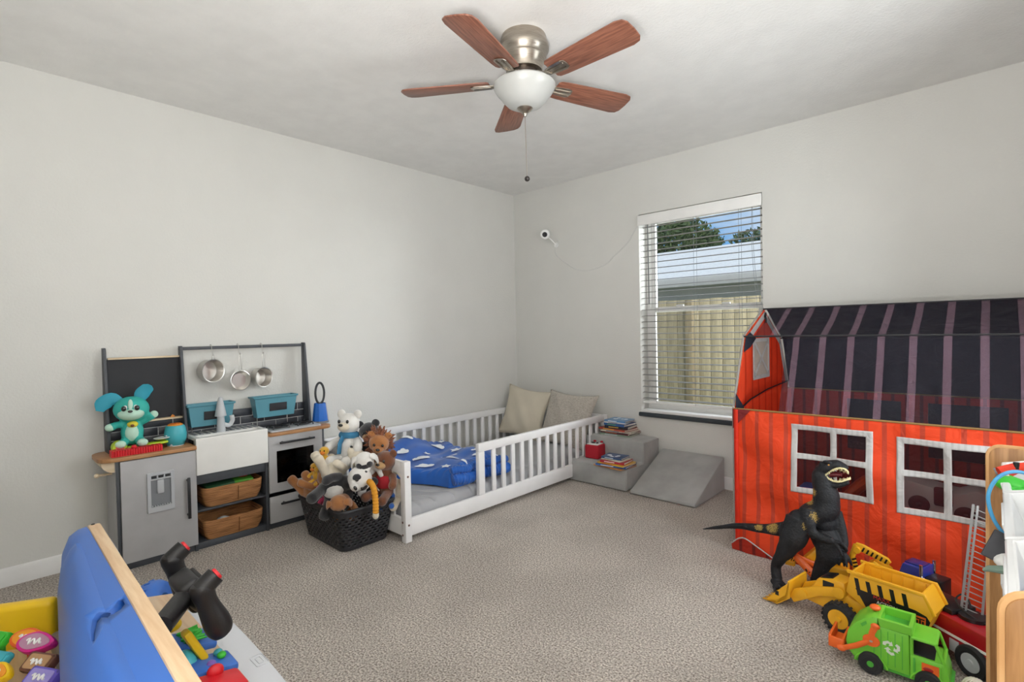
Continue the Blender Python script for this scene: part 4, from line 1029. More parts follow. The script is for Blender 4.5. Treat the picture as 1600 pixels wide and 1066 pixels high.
# caterpillar hanging over the rim
c0 = pile(570, 764, -.13)
ct = thing('plush_caterpillar', 'orange striped plush caterpillar hanging over the near rim of the basket', 'plush toy', c0)
pth = [pile(x, y, o)-c0 for x, y, o in [(570, 754, -.10), (577, 753, -.17), (583, 761, -.215), (586, 775, -.225), (587, 790, -.228), (587, 803, -.228)]]
sp = smoothpath(pth, 10); rs = [.0155*(1+.10*math.sin(i*1.9)) for i in range(len(sp))]; rs[0] = rs[-1] = .008
MB().tube(sp, rs, 14).build('body', mat('orange_rib', '#e09a2c', .85, bump=.5, bscale=200), ct)
MB().ell(tuple(pile(587, 805, -.228)-c0), (.016, .018, .022)).build('tip', m_crm, ct)
MB().ell(tuple(pile(568, 757, -.12)-c0), (.026, .028, .026)).build('head', m_yel, ct)
# ------------------------------------------------------------------ barn play tent
def fabric(name, c1, c2, period=.064, width=.22, trans=.35, coord='X', off=0, rough=.6, alpha=1):
    m = bpy.data.materials.new(name); m.use_nodes = True; t = m.node_tree; b = t.nodes['Principled BSDF']; out = t.nodes['Material Output']
    tcn = t.nodes.new('ShaderNodeTexCoord'); sx = t.nodes.new('ShaderNodeSeparateXYZ'); t.links.new(tcn.outputs['Object'], sx.inputs[0])
    def mth(op, a, b_=0):
        n = t.nodes.new('ShaderNodeMath'); n.operation = op
        if hasattr(a, 'is_linked'): t.links.new(a, n.inputs[0])
        else: n.inputs[0].default_value = a
        if hasattr(b_, 'is_linked'): t.links.new(b_, n.inputs[1])
        else: n.inputs[1].default_value = b_
        return n.outputs[0]
    v = mth('ADD', sx.outputs[coord], 10+off); v = mth('DIVIDE', v, period); v = mth('FRACT', v); v = mth('LESS_THAN', v, width)
    ns_ = t.nodes.new('ShaderNodeTexNoise'); ns_.inputs['Scale'].default_value = 3; t.links.new(tcn.outputs['Object'], ns_.inputs['Vector'])
    mx = t.nodes.new('ShaderNodeMix'); mx.data_type = 'RGBA'; mx.inputs[6].default_value = lin(c1); mx.inputs[7].default_value = lin(c2); t.links.new(v, mx.inputs[0])
    col = mx.outputs[2]
    t.links.new(col, b.inputs['Base Color']); b.inputs['Roughness'].default_value = rough; b.inputs['Specular IOR Level'].default_value = .3
    n2 = t.nodes.new('ShaderNodeTexNoise'); n2.inputs['Scale'].default_value = 9; n2.inputs['Detail'].default_value = 4; n2.inputs['Distortion'].default_value = .8; t.links.new(tcn.outputs['Object'], n2.inputs['Vector'])
    bp = t.nodes.new('ShaderNodeBump'); bp.inputs['Strength'].default_value = .8; bp.inputs['Distance'].default_value = .02
    t.links.new(n2.outputs['Fac'], bp.inputs['Height']); t.links.new(bp.outputs['Normal'], b.inputs['Normal'])
    tl = t.nodes.new('ShaderNodeBsdfTranslucent'); t.links.new(col, tl.inputs['Color']); ms = t.nodes.new('ShaderNodeMixShader'); ms.inputs[0].default_value = trans
    t.links.new(b.outputs[0], ms.inputs[1]); t.links.new(tl.outputs[0], ms.inputs[2])
    last = ms.outputs[0]
    if alpha < 1:
        tr = t.nodes.new('ShaderNodeBsdfTransparent'); m2 = t.nodes.new('ShaderNodeMixShader'); m2.inputs[0].default_value = alpha
        t.links.new(tr.outputs[0], m2.inputs[1]); t.links.new(last, m2.inputs[2]); last = m2.outputs[0]
    t.links.new(last, out.inputs['Surface'])
    return m
m_tred = fabric('barn_red', '#f45228', '#cf4c34', period=.0648, width=.27, trans=.35, off=-.012)
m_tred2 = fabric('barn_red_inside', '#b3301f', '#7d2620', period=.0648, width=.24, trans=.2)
m_tgab = fabric('barn_red_gable', '#f8643c', '#e2502f', period=.11, width=.2, trans=.6, coord='Y')
m_troof = fabric('roof_navy', '#2b2b38', '#2e2d3a', period=.116, width=.25, trans=.2, off=.03)
m_tnet = fabric('roof_net', '#22222c', '#7f6674', period=.116, width=.24, trans=.1, alpha=.5, off=.018)
m_tnet2 = fabric('window_net', '#2a1218', '#2a1218', trans=.1, alpha=.55)
m_tnavy = fabric('corner_navy', '#2d2f3a', '#2d2f3a', trans=.1)
m_twht = fabric('white_webbing', '#cbc9c7', '#c0bebc', period=.02, width=.4, trans=.2)
m_pole = mat('black_piping', '#1c1c20', .5)
TX0, TX1, TYF, TYB = 2.385, 3.655, -.968, -.045
tent = thing('play_tent', 'red fabric barn play tent with dark striped roof and white window frames', 'play tent', ((TX0+TX1)/2, (TYF+TYB)/2, 0))
TO = Matrix.Translation((-(TX0+TX1)/2, -(TYF+TYB)/2, 0))
TT = lambda: MB(TO)
# cross-section (y, z): the tent leans back a little, as the real one does
SEC = [(TYF, 0), (TYF, .722), (-.81, 1.088), (-.49, 1.240), (-.18, 1.065), (TYB, .745), (TYB, 0)]
def wallgrid(mb, y, x0, x1, z0, z1, holes, amp=.009, ph=0, nx=None):
    xs = sorted(set([x0+(x1-x0)*i/60 for i in range(61)]+[h for q in holes for h in (q[0], q[2])])); zs = sorted(set([z0+(z1-z0)*i/36 for i in range(37)]+[h for q in holes for h in (q[1], q[3])]))
    idx = {}; vs = []; fs = []
    def f(x, z):
        e = min(1, (z1-z)/.08)*min(1, (x-x0)/.05)*min(1, (x1-x)/.05)
        w_ = amp*(math.sin(x*17+z*9+ph)+.6*math.sin(x*7-z*19+ph)+.5*math.sin(z*31+x*5))
        return y + e*w_ - .03*max(0, .10-z)/.10*math.sin(x*9)**2*0 - e*.012*max(0, 1-z/.25)
    for i, x in enumerate(xs):
        for j, z in enumerate(zs): idx[i, j] = len(vs); vs.append((x, f(x, z), z))
    for i in range(len(xs)-1):
        for j in range(len(zs)-1):
            cx, cz = (xs[i]+xs[i+1])/2, (zs[j]+zs[j+1])/2
            if any(q[0] < cx < q[2] and q[1] < cz < q[3] for q in holes): continue
            fs.append((idx[i, j], idx[i+1, j], idx[i+1, j+1], idx[i, j+1]))
    mb.raw(vs, fs); return f
W1 = (2.655, .352, 2.980, .672); W2 = (3.062, .338, 3.372, .660); FW = .026
def panes(q):
    mx_ = (q[0]+q[2])/2+.012; mz = (q[1]+q[3])/2+.012; h = FW/2
    return [(q[0]+FW, q[1]+FW, mx_-h, mz-h), (mx_+h, q[1]+FW, q[2]-FW, mz-h), (q[0]+FW, mz+h, mx_-h, q[3]-FW), (mx_+h, mz+h, q[2]-FW, q[3]-FW)]
mb = TT(); f = wallgrid(mb, TYF, TX0, TX1, 0.0, .722, panes(W1)+panes(W2)); fw = mb.build('front_wall', m_tred, tent, sharp=70)
fw.modifiers.new('thick', 'SOLIDIFY').thickness = .0012
for q in (W1, W2):
    mb = TT(); hs_ = panes(q)
    xs = sorted({q[0], q[2]} | {v for h in hs_ for v in (h[0], h[2])}); zs = sorted({q[1], q[3]} | {v for h in hs_ for v in (h[1], h[3])})
    def sub(a, n=4): return sorted({round(a[i]+(a[i+1]-a[i])*k/n, 5) for i in range(len(a)-1) for k in range(n+1)})
    xs, zs = sub(xs), sub(zs); vs = []; fs = []; idx = {}
    for i, x in enumerate(xs):
        for j, z in enumerate(zs): idx[i, j] = len(vs); vs.append((x, f(x, z)-.003, z))
    for i in range(len(xs)-1):
        for j in range(len(zs)-1):
            cx, cz = (xs[i]+xs[i+1])/2, (zs[j]+zs[j+1])/2
            if any(h[0] < cx < h[2] and h[1] < cz < h[3] for h in hs_): continue
            fs.append((idx[i, j], idx[i+1, j], idx[i+1, j+1], idx[i, j+1]))
    mb.raw(vs, fs); wt = mb.build('window_trim', m_twht, tent, sharp=70); wt.modifiers.new('thick', 'SOLIDIFY').thickness = .0015
    for h in hs_:
        mb = TT(); mb.raw([(h[0], f(h[0], h[1])+.001, h[1]), (h[2], f(h[2], h[1])+.001, h[1]), (h[2], f(h[2], h[3])+.001, h[3]), (h[0], f(h[0], h[3])+.001, h[3])], [(0, 1, 2, 3)]); mb.build('net_pane', m_tnet2, wt)
# roof: front net, back opaque
def slope(a, b, m, nm, x0, x1, n=24, amp=.006, th=.001):
    mb = TT(); vs = []; fs = []
    for i in range(n+1):
        for j in range(9):
            t = j/8; x = x0+(x1-x0)*i/n; s = math.sin(PI*t)*math.sin(PI*min(1, max(0, (x-TX0)/(TX1-TX0))))
            vs.append((x, a[0]*(1-t)+b[0]*t, a[1]*(1-t)+b[1]*t-.010*s+amp*math.sin(x*19+t*4)*math.sin(PI*t)))
    for i in range(n):
        for j in range(8): fs.append((i*9+j, (i+1)*9+j, (i+1)*9+j+1, i*9+j+1))
    mb.raw(vs, fs); return mb.build(nm, m, tent, sharp=70)
slope(SEC[1], SEC[2], m_tnet, 'roof_net', 2.60, TX1)
slope(SEC[2], SEC[3], m_tnet, 'roof_net', 2.44, TX1, amp=.003)
slope(SEC[3], SEC[4], m_troof, 'back_roof', TX0+.02, TX1)
slope(SEC[4], SEC[5], m_troof, 'back_roof', TX0+.02, TX1)
mb = TT(); wallgrid(mb, TYB, TX0+.01, TX1, 0, .745, [(2.72, .40, 2.98, .70), (3.10, .40, 3.42, .70)], amp=.003, ph=2); mb.build('back_wall', m_tred2, tent, sharp=70)
for (a, b) in ((2.72, 2.98), (3.10, 3.42)): TT().bx(a, b, TYB+.004, TYB+.006, .40, .70).build('back_window', m_tnavy, tent)
# left end gable: upper panel, white barge boards, hay door
Mg = lambda x: Matrix(((0, 0, 1, x), (1, 0, 0, 0), (0, 1, 0, 0), (0, 0, 0, 1)))
gx = TX0+.008
def gpanel(poly, x, th, m, nm, parent=tent):
    mb = TT(); mb.prism(poly, th, Mg(x)); return mb.build(nm, m, parent, sharp=30)
def interp(P_, y):
    for (y0, z0), (y1, z1) in zip(P_[:-1], P_[1:]):
        if y0 <= y <= y1: return z0+(z1-z0)*(y-y0)/max(1e-9, y1-y0)
    return P_[-1][1]
def columns(lo, hi, x, m, nm, parent, bow=0):
    ys = sorted({round(TYF+.003+(TYB-TYF-.006)*k/60, 5) for k in range(61)} | {round(p[0], 5) for p in lo+hi if TYF < p[0] < TYB})
    vs = []; fs = []
    for y in ys:
        a_, b_ = interp(lo, y), interp(hi, y)
        for t in range(7): vs.append((x+bow*math.sin(PI*t/6)*math.sin(y*14), y, a_+(b_-a_)*t/6))
    for i in range(len(ys)-1):
        for t in range(6):
            if abs(vs[i*7+6][2]-vs[i*7][2])+abs(vs[i*7+13][2]-vs[i*7+7][2]) > 1e-4: fs.append((i*7+t, (i+1)*7+t, (i+1)*7+t+1, i*7+t+1))
    o = TT().raw(vs, fs).build(nm, m, parent, sharp=70); o.modifiers.new('thick', 'SOLIDIFY').thickness = .0012; return o
SEAM = [(TYF, .70), (-.75, .745), (-.20, .775), (TYB, .785)]
gp = columns(SEAM, [(TYF, .722), (-.81, 1.088), (-.49, 1.237), (-.18, 1.062), (TYB, .785)], gx, m_tgab, 'end_gable', tent, .004)
# lower end wall with an arched doorway
AR = [(TYF, 0), (-.781, 0), (-.78, .38)]+[(-.5+.28*math.cos(PI-PI*k/14), .38+.24*math.sin(PI*k/14)) for k in range(1, 14)]+[(-.22, .38), (-.219, 0), (TYB, 0)]
columns(AR, SEAM, gx+.001, m_tgab, 'end_wall', tent)
TT().tube([(gx+.005, -.955, .70), (gx+.005, -.75, .745), (gx+.005, -.45, .775), (gx+.005, -.06, .79)], .004, 6).build('gable_seam', m_pole, gp)
def strip(pts, w_, x, nm, m, parent):
    mb = TT()
    for (a, b) in zip(pts[:-1], pts[1:]):
        d = Vector((b[0]-a[0], b[1]-a[1])); L = d.length; n = Vector((-d.y, d.x))/L*w_
        mb.raw([(x, a[0], a[1]), (x, b[0], b[1]), (x, b[0]+n.x, b[1]+n.y), (x, a[0]+n.x, a[1]+n.y), (x-.001, a[0], a[1]), (x-.001, b[0], b[1]), (x-.001, b[0]+n.x, b[1]+n.y), (x-.001, a[0]+n.x, a[1]+n.y)], [(0, 1, 2, 3), (7, 6, 5, 4), (0, 4, 5, 1), (3, 2, 6, 7), (1, 5, 6, 2), (0, 3, 7, 4)])
    return mb.build(nm, m, parent)
strip([(-.80, 1.078), (-.49, 1.225), (-.19, 1.055), (-.06, .79)], -.034, gx+.004, 'gable_trim', m_twht, gp)
mb = TT(); My2 = Mg(gx+.003); mb.frame((-.695, .845, -.415, 1.075), [(-.672, .866, -.438, 1.054)], .0015, My2)
hd = mb.build('hay_door_trim', m_twht, gp, sharp=30)
mb = TT()
for (a, b, ox_) in (((-.672, .866), (-.438, 1.054), .0045), ((-.672, 1.054), (-.438, .866), .0052)):
    d = Vector((b[0]-a[0], b[1]-a[1])); n = Vector((-d.y, d.x)).normalized()*.010
    mb.raw([(gx+ox_, a[0]+n.x, a[1]+n.y), (gx+ox_, a[0]-n.x, a[1]-n.y), (gx+ox_, b[0]-n.x, b[1]-n.y), (gx+ox_, b[0]+n.x, b[1]+n.y)], [(0, 1, 2, 3)])
mb.build('hay_door_cross', m_twht, hd)
gpanel([(-.672, .866), (-.438, .866), (-.438, 1.054), (-.672, 1.054)], gx+.0025, .0005, mat('hay_door_grey', '#b9aca0', .8), 'hay_door_panel', hd)
# right end panel
mb = TT(); mb.prism([(y, z) for y, z in SEC], .0015, Mg(TX1)); mb.build('end_panel', m_tgab, tent, sharp=30)
# navy corner patches
gpanel([(TYF+.0, .665), (TYF, .80), (-.85, .715)], gx+.006, .001, m_tnavy, 'corner_patch')
gpanel([(-.845, 1.005), (-.81, 1.088), (-.745, 1.11), (-.65, 1.075), (-.74, 1.03)], gx+.006, .001, m_tnavy, 'corner_patch')
mb = TT(); mb.raw([(TX0, TYF-.008, .722), (TX0+.09, TYF-.010, .722), (TX0, TYF-.008, .62)], [(0, 2, 1)]); mb.build('corner_patch', fabric('corner_maroon', '#7d2a2c', '#7d2a2c', trans=.2), tent)
# poles in black piping along eaves, knees, ridge and down the corner
for (y, z, nm) in ((TYF, .722, 'eave'), (-.81, 1.088, 'knee'), (-.49, 1.240, 'ridge'), (-.18, 1.065, 'knee'), (TYB, .745, 'eave')):
    TT().tube([(TX0, y, z), (TX1, y, z)], .0045, 8).build('roof_pole', mat('yellow_seam', '#8c6b3a', .6) if (z < .75) else m_pole, tent)
TT().tube([(TX0, y, z) for y, z in SEC], .005, 8).build('end_pole', mat('grey_pole', '#8f8a86', .5), tent)
TT().tube([(TX1, y, z) for y, z in SEC], .005, 8).build('end_pole', m_pole, tent)
TT().cyl((TX0+.018, TYF-.006, 0.01), (TX0+.016, TYF-.006, .72), .011, seg=12).build('pole_sleeve', fabric('sleeve_red', '#e0341c', '#c92f1c', trans=.3), tent)
TT().tube(smoothpath([(TX0-.01, TYF-.02, .03), (TX0+.05, TYF-.03, .075), (TX0+.13, TYF-.035, .045), (TX0+.21, TYF-.04, .006)]), .003, 6).build('white_piping', m_twht, tent)
TT().raw([(TX0-.01, TYF-.019, .03), (TX0+.05, TYF-.029, .073), (TX0+.13, TYF-.034, .043), (TX0+.21, TYF-.039, .005), (TX0-.005, TYF-.02, .002)], [(0, 1, 2, 3, 4)]).build('bottom_flap', m_tred2, tent)
# hanging hook card under the ridge
TT().bx(gx+.01, gx+.012, -.50, -.484, 1.16, 1.22).build('hang_tab', m_pole, tent)
# things stored inside the tent
ri = thing('ride_on_toy', 'orange and blue ride-on toy seen through the left tent window', 'ride-on toy', (2.80, -.52, 0))
m_orp = mat('orange_plastic', '#d8581f', .4); m_blp = mat('blue_plastic', '#2a64b5', .4)
mb = MB(); loft(mb, [((-.02, 0, .20), (.06, .03)), ((.05, 0, .30), (.09, .03)), ((.13, 0, .38), (.08, .025)), ((.16, 0, .44), (.04, .02))], 5, 14, up=(0, 1, 0)); mb.build('seat_back', m_orp, ri)
MB().box((.0, 0, .12), (.34, .18, .12), bev=.04, seg=4).build('body', m_orp, ri); MB().box((-.14, 0, .24), (.16, .14, .06), bev=.02).build('seat', m_blp, ri)
for x in (-.12, .12):
    for y in (-.1, .1): MB().lathe([(0, -.02), (.05, -.02), (.06, -.012), (.06, .012), (.05, .02), (0, .02)], xf((x, y, .061), (PI/2, 0, 0)), 24).build('wheel', m_pl_black, ri)
wb = thing('toy_playset', 'white toy play set with two dark round discs seen through the right tent window', 'toy play set', (3.18, -.45, 0))
MB().prism([(-.17, 0), (.22, 0), (.22, .33), (.13, .37), (.06, .34), (-.02, .355), (-.17, .385)], .16, Matrix(((1, 0, 0, 0), (0, 0, 1, -.08), (0, 1, 0, 0), (0, 0, 0, 1))), bev=.008).build('panel', m_pl_white, wb)
m_mar = mat('maroon_plastic', '#6b1d2a', .4)
for x, z in ((-.08, .27), (.09, .25)): MB().lathe([(0, 0), (.038, 0), (.042, .008), (.03, .014), (.012, .012), (0, .02)], xf((x, -.082, z), (PI/2, 0, 0)), 28).build('disc', m_mar, wb)
MB().box((.01, -.085, .32), (.07, .02, .09), bev=.01).build('sticker_block', m_mar, wb)

# ------------------------------------------------------------------ dinosaur
def dino_mat():
    m = mat('dinosaur_skin', '#17181b', .62, var='#1f2024', vscale=30, bump=.9, bscale=130, bdist=.003, spec=.35)
    t = m.node_tree; b = t.nodes['Principled BSDF']; src = [l for l in t.links if l.to_socket == b.inputs['Base Color']][0].from_socket
    tcn = [x for x in t.nodes if x.type == 'TEX_COORD'][0]
    acc = None
    for (c, r) in [((.060, -.02, .435), .035), ((.045, -.01, .385), .045), ((.045, -.045, .34), .050), ((.02, -.06, .30), .045), ((-.13, -.02, .245), .055), ((-.19, 0, .225), .04)]:
        d = t.nodes.new('ShaderNodeVectorMath'); d.operation = 'DISTANCE'; t.links.new(tcn.outputs['Object'], d.inputs[0]); d.inputs[1].default_value = c
        mr = t.nodes.new('ShaderNodeMapRange'); mr.inputs[1].default_value = r*.5; mr.inputs[2].default_value = r*1.1; mr.inputs[3].default_value = 1; mr.inputs[4].default_value = 0
        t.links.new(d.outputs['Value'], mr.inputs[0])
        if acc is None: acc = mr.outputs[0]
        else:
            mxx = t.nodes.new('ShaderNodeMath'); mxx.operation = 'MAXIMUM'; t.links.new(acc, mxx.inputs[0]); t.links.new(mr.outputs[0], mxx.inputs[1]); acc = mxx.outputs[0]
    n = t.nodes.new('ShaderNodeTexNoise'); n.inputs['Scale'].default_value = 330; n.inputs['Detail'].default_value = 3; t.links.new(tcn.outputs['Object'], n.inputs['Vector'])
    ml = t.nodes.new('ShaderNodeMath'); ml.operation = 'MULTIPLY'; t.links.new(acc, ml.inputs[0]); t.links.new(n.outputs['Fac'], ml.inputs[1])
    g = t.nodes.new('ShaderNodeMath'); g.operation = 'GREATER_THAN'; g.inputs[1].default_value = .44; t.links.new(ml.outputs[0], g.inputs[0])
    mx = t.nodes.new('ShaderNodeMix'); mx.data_type = 'RGBA'; mx.inputs[7].default_value = lin('#a98c48'); t.links.new(g.outputs[0], mx.inputs[0]); t.links.new(src, mx.inputs[6]); t.links.new(mx.outputs[2], b.inputs['Base Color'])
    return m
m_dino = dino_mat()
DO = Vector((2.76, -1.20, 0))
dn = thing('toy_dinosaur', 'large black toy dinosaur with gold flecks and open jaws before the red tent', 'toy dinosaur', DO)
def dp(px, py, y=0): return tuple(aty(px, py, -1.20+y)-DO)
fL = aty(1214, 911, -1.262)-DO; fR = aty(1276, 922, -1.225)-DO
mb = MB()
# tail, hips, trunk, neck
loft(mb, [(dp(1098, 827, .04), .003), (dp(1125, 824, .05), .009), (dp(1155, 822, .04), .014), (dp(1190, 826, .03), (.022, .02)), (dp(1222, 827, .01), (.033, .03)), (dp(1250, 820), (.052, .045)),
          (dp(1270, 806), (.066, .055)), (dp(1287, 797), (.064, .055)), (dp(1291, 778), (.054, .05)), (dp(1287, 758), (.046, .042)), (dp(1285, 745), (.042, .04)), (dp(1287, 736), (.030, .032))], 6, 20, up=(0, 1, 0))
mb.ell(dp(1250, 816, -.045), (.052, .040, .056), rot=(0, .5, 0)); mb.ell(dp(1280, 824, .01), (.050, .040, .056)); mb.ell(dp(1288, 815), (.050, .052, .055)); mb.ell(dp(1292, 790), (.050, .05, .05))
# skull: upper and lower jaw
loft(mb, [(dp(1281, 737), (.030, .026)), (dp(1293, 730), (.034, .027)), (dp(1306, 726), (.029, .019)), (dp(1317, 729), (.023, .014)), (dp(1324, 734), (.015, .010))], 5, 14, up=(0, 1, 0))
loft(mb, [(dp(1283, 748), (.032, .024)), (dp(1296, 756), (.030, .020)), (dp(1312, 757), (.024, .014)), (dp(1326, 753), (.015, .009))], 5, 14, up=(0, 1, 0))
mb.ell(dp(1292, 722, -.026), (.016, .008, .007)); mb.ell(dp(1292, 722, .026), (.016, .008, .007)); mb.ell(dp(1283, 725, -.02), (.008, .008, .010))
# left hind leg (towards the camera's left)
loft(mb, [(dp(1250, 812, -.045), (.045, .055)), (dp(1240, 838, -.065), (.040, .055)), (dp(1229, 858, -.07), (.027, .038)), (dp(1219, 872, -.065), (.021, .026)), (tuple(fL+Vector((-.005, .005, .07))), (.018, .021)), (tuple(fL+Vector((0, 0, .02))), (.020, .022))], 5, 16, up=(0, 1, 0))
# right hind leg
loft(mb, [(dp(1278, 822, .01), (.045, .055)), (dp(1291, 845, -.02), (.042, .055)), (dp(1293, 866, -.035), (.034, .044)), (dp(1285, 884, -.03), (.026, .03)), (tuple(fR+Vector((.005, 0, .06))), (.022, .024)), (tuple(fR+Vector((0, 0, .02))), (.022, .024))], 5, 16, up=(0, 1, 0))
def foot(c, yaw, s=1):
    c = Vector(c); c.z = .016
    for a, L in ((-.5, .052), (0, .062), (.5, .052)):
        d = Vector((math.cos(yaw+a), math.sin(yaw+a), 0))
        loft(mb, [(tuple(c+Vector((0, 0, .012))), .018*s), (tuple(c+d*.025+Vector((0, 0, .008))), .014*s), (tuple(c+d*L*.8), .011*s), (tuple(c+d*L+Vector((0, 0, -.004))), .007)], 3, 10)
    mb.ell(tuple(c-Vector((math.cos(yaw)*.015, math.sin(yaw)*.015, 0))), (.022, .020, .016))
foot(fL, math.radians(-55)); foot(fR, math.radians(-50))
# arms
loft(mb, [(dp(1262, 795, -.05), (.022, .03)), (dp(1262, 815, -.065), (.022, .03)), (dp(1270, 833, -.07), (.018, .022)), (dp(1286, 842, -.075), (.014, .018)), (dp(1302, 846, -.08), (.012, .015))], 4, 12, up=(0, 1, 0))
loft(mb, [(dp(1305, 800, .02), (.020, .026)), (dp(1312, 822, .01), (.018, .024)), (dp(1318, 845, -.01), (.014, .018)), (dp(1317, 862, -.03), (.012, .015))], 4, 12, up=(0, 1, 0))
def hand(c, dirs, L):
    for d in dirs:
        d = Vector(d).normalized(); c = Vector(c); k = c+d*L*.55; e = k+(d+Vector((0, -.1, -.8))).normalized()*L*.5
        loft(mb, [(tuple(c), .010), (tuple(k), .0075), (tuple(e), .004)], 3, 8)
hand(dp(1303, 847, -.08), [(1, -.3, .1), (1, 0, -.2), (.8, .4, -.4), (.7, -.4, -.6)], .055)
hand(dp(1317, 863, -.03), [(.4, -.3, -1), (.1, 0, -1), (-.3, -.2, -1), (.7, .1, -.8)], .055)
mb.build('body', m_dino, dn, vox=.0032, smooth=1)
# mouth lining, teeth, eyes, claws
m_mouth = mat('mouth_red', '#5c1820', .4); m_tooth = mat('ivory', '#e5d9a8', .35)
mb = MB(); loft(mb, [(dp(1289, 743), (.024, .016)), (dp(1302, 741), (.020, .013)), (dp(1315, 742), (.014, .007))], 4, 12, up=(0, 1, 0)); mb.build('mouth_lining', m_mouth, dn)
def jaw(pts, z0, up_, nm):
    mb = MB(); q = smoothpath(pts, 5)
    for i in range(0, len(q)):
        p = q[i]; L = .011 if i % 3 == 0 else .008
        mb.tube([tuple(p), tuple(p+Vector((.001, -.001, up_*L*.6))), tuple(p+Vector((.002, -.001, up_*L)))], [.0032, .0024, .0006], 6)
    mb.build(nm, m_tooth, dn)
def V3(p): return Vector(p)
jaw([V3(dp(1290, 741, -.028)), V3(dp(1300, 734, -.029)), V3(dp(1310, 730.5, -.025)), V3(dp(1320, 732, -.017)), V3(dp(1325, 737, -.004)), V3(dp(1322, 736, .012)), V3(dp(1312, 733, .022))], 0, -1, 'upper_teeth')
jaw([V3(dp(1292, 748, -.027)), V3(dp(1303, 753, -.027)), V3(dp(1314, 753.5, -.022)), V3(dp(1325, 750, -.012)), V3(dp(1328, 749, .0)), V3(dp(1322, 750, .014)), V3(dp(1312, 751, .02))], 0, 1, 'lower_teeth')
for s in (-1, 1): MB().ell(dp(1295, 727, s*.026), (.006, .004, .005)).build('eye', mat('amber', '#c7862a', .15, coat=1), dn)
m_claw = mat('claw_grey', '#3b3b3f', .3)
for (c, yaw) in ((fL, math.radians(-55)), (fR, math.radians(-50))):
    for a in (-.5, 0, .5):
        c2 = Vector((c.x, c.y, .014)); d = Vector((math.cos(yaw+a), math.sin(yaw+a), 0)); L = .062 if a == 0 else .052
        MB().tube([tuple(c2+d*L*.95), tuple(c2+d*(L+.010)+Vector((0, 0, -.002))), tuple(c2+d*(L+.018)+Vector((0, 0, -.010)))], [.0055, .004, .001], 8).build('claw', m_claw, dn)
# ------------------------------------------------------------------ toy vehicles
m_gre = mat('lime_green_plastic', '#76c93a', .38, spec=.5); m_gdk = mat('mid_green_plastic', '#4fae3a', .4); m_ora = mat('bright_orange_plastic', '#ee6a26', .38)
m_ytk = mat('construction_yellow', '#e9ab22', .4); m_tyre = mat('rubber', '#222224', .75, bump=.2, bscale=90); m_dark = mat('dark_interior', '#15171c', .6)
m_blk = mat('gloss_black', '#17171a', .35)
Mside = lambda y: Matrix(((1, 0, 0, 0), (0, 0, 1, y), (0, 1, 0, 0), (0, 0, 0, 1)))     # local (x,z) profile extruded +y
def wheel(parent, c, r, w_, hub, hubr=.55, knob=0, nm='wheel'):
    c = Vector(c); M = xf(c, (PI/2, 0, 0)); h = w_/2
    mb = MB(); mb.lathe([(0, -h*.8), (r*.62, -h*.8), (r*.66, -h), (r*.9, -h), (r, -h*.6), (r, h*.6), (r*.9, h), (r*.66, h), (r*.62, h*.8), (0, h*.8)], M, 32)
    if knob:
        for k in range(knob):
            a = 2*PI*k/knob; mb.box(tuple(c+Vector((r*math.cos(a), 0, r*math.sin(a)))), (r*.09, w_*.95, r*.14), rot=(0, -a, 0))
    o = mb.build(nm, m_tyre, parent, sharp=40)
    MB().lathe([(0, h*.55), (r*hubr, h*.7), (r*hubr, h*.95), (r*hubr*.85, h*1.02), (r*hubr*.5, h*.8), (r*.2, h*.85), (r*.18, h*1.12), (0, h*1.14)], M, 28).build('hub', hub, o)
    MB().lathe([(0, h*.55), (r*hubr, h*.7), (r*hubr, h*.95), (r*hubr*.85, h*1.02), (r*hubr*.5, h*.8), (r*.2, h*.85), (r*.18, h*1.12), (0, h*1.14)], xf(c, (-PI/2, 0, 0)), 28).build('hub', hub, o)
    return o
# --- green recycling truck; x runs from tail to cab, near side at y=-.055
G = thing('recycling_truck', 'lime green toy recycling truck with orange lifting arm, nearest on the carpet', 'toy truck', (3.000, -1.612, 0)); G.scale = (1, 1, .8)
hy = .055
prof = [(.025, .040), (.006, .065), (.0, .10), (.006, .145), (.025, .185), (.052, .215), (.075, .230), (.092, .235), (.098, .2), (.170, .2), (.172, .040)]
MB().prism(prof, 2*hy, Mside(-hy), bev=.004).build('container', m_gre, G, sharp=35)
mb = MB(); mb.frame((.086, -hy, .178, hy), [(.096, -hy+.012, .168, hy-.012)], .034, Matrix.Translation((0, 0, .200))); mb.build('hopper_rim', m_gre, G, sharp=30, bevel=.002)
MB().bx(.097, .167, -hy+.013, hy-.013, .1995, .203).build('hopper_floor', m_gdk, G)
mb = MB()
for k in range(5): mb.bx(.078+.0185*k, .080+.0185*k, -hy-.0012, -hy+.001, .055, .19)
mb.build('side_ribs', m_gdk, G)
MB().prism([(.042, .190), (.058, .208), (.06, .196), (.047, .180)], .001, Mside(-hy-.0015)).build('rear_vent', m_gdk, G)
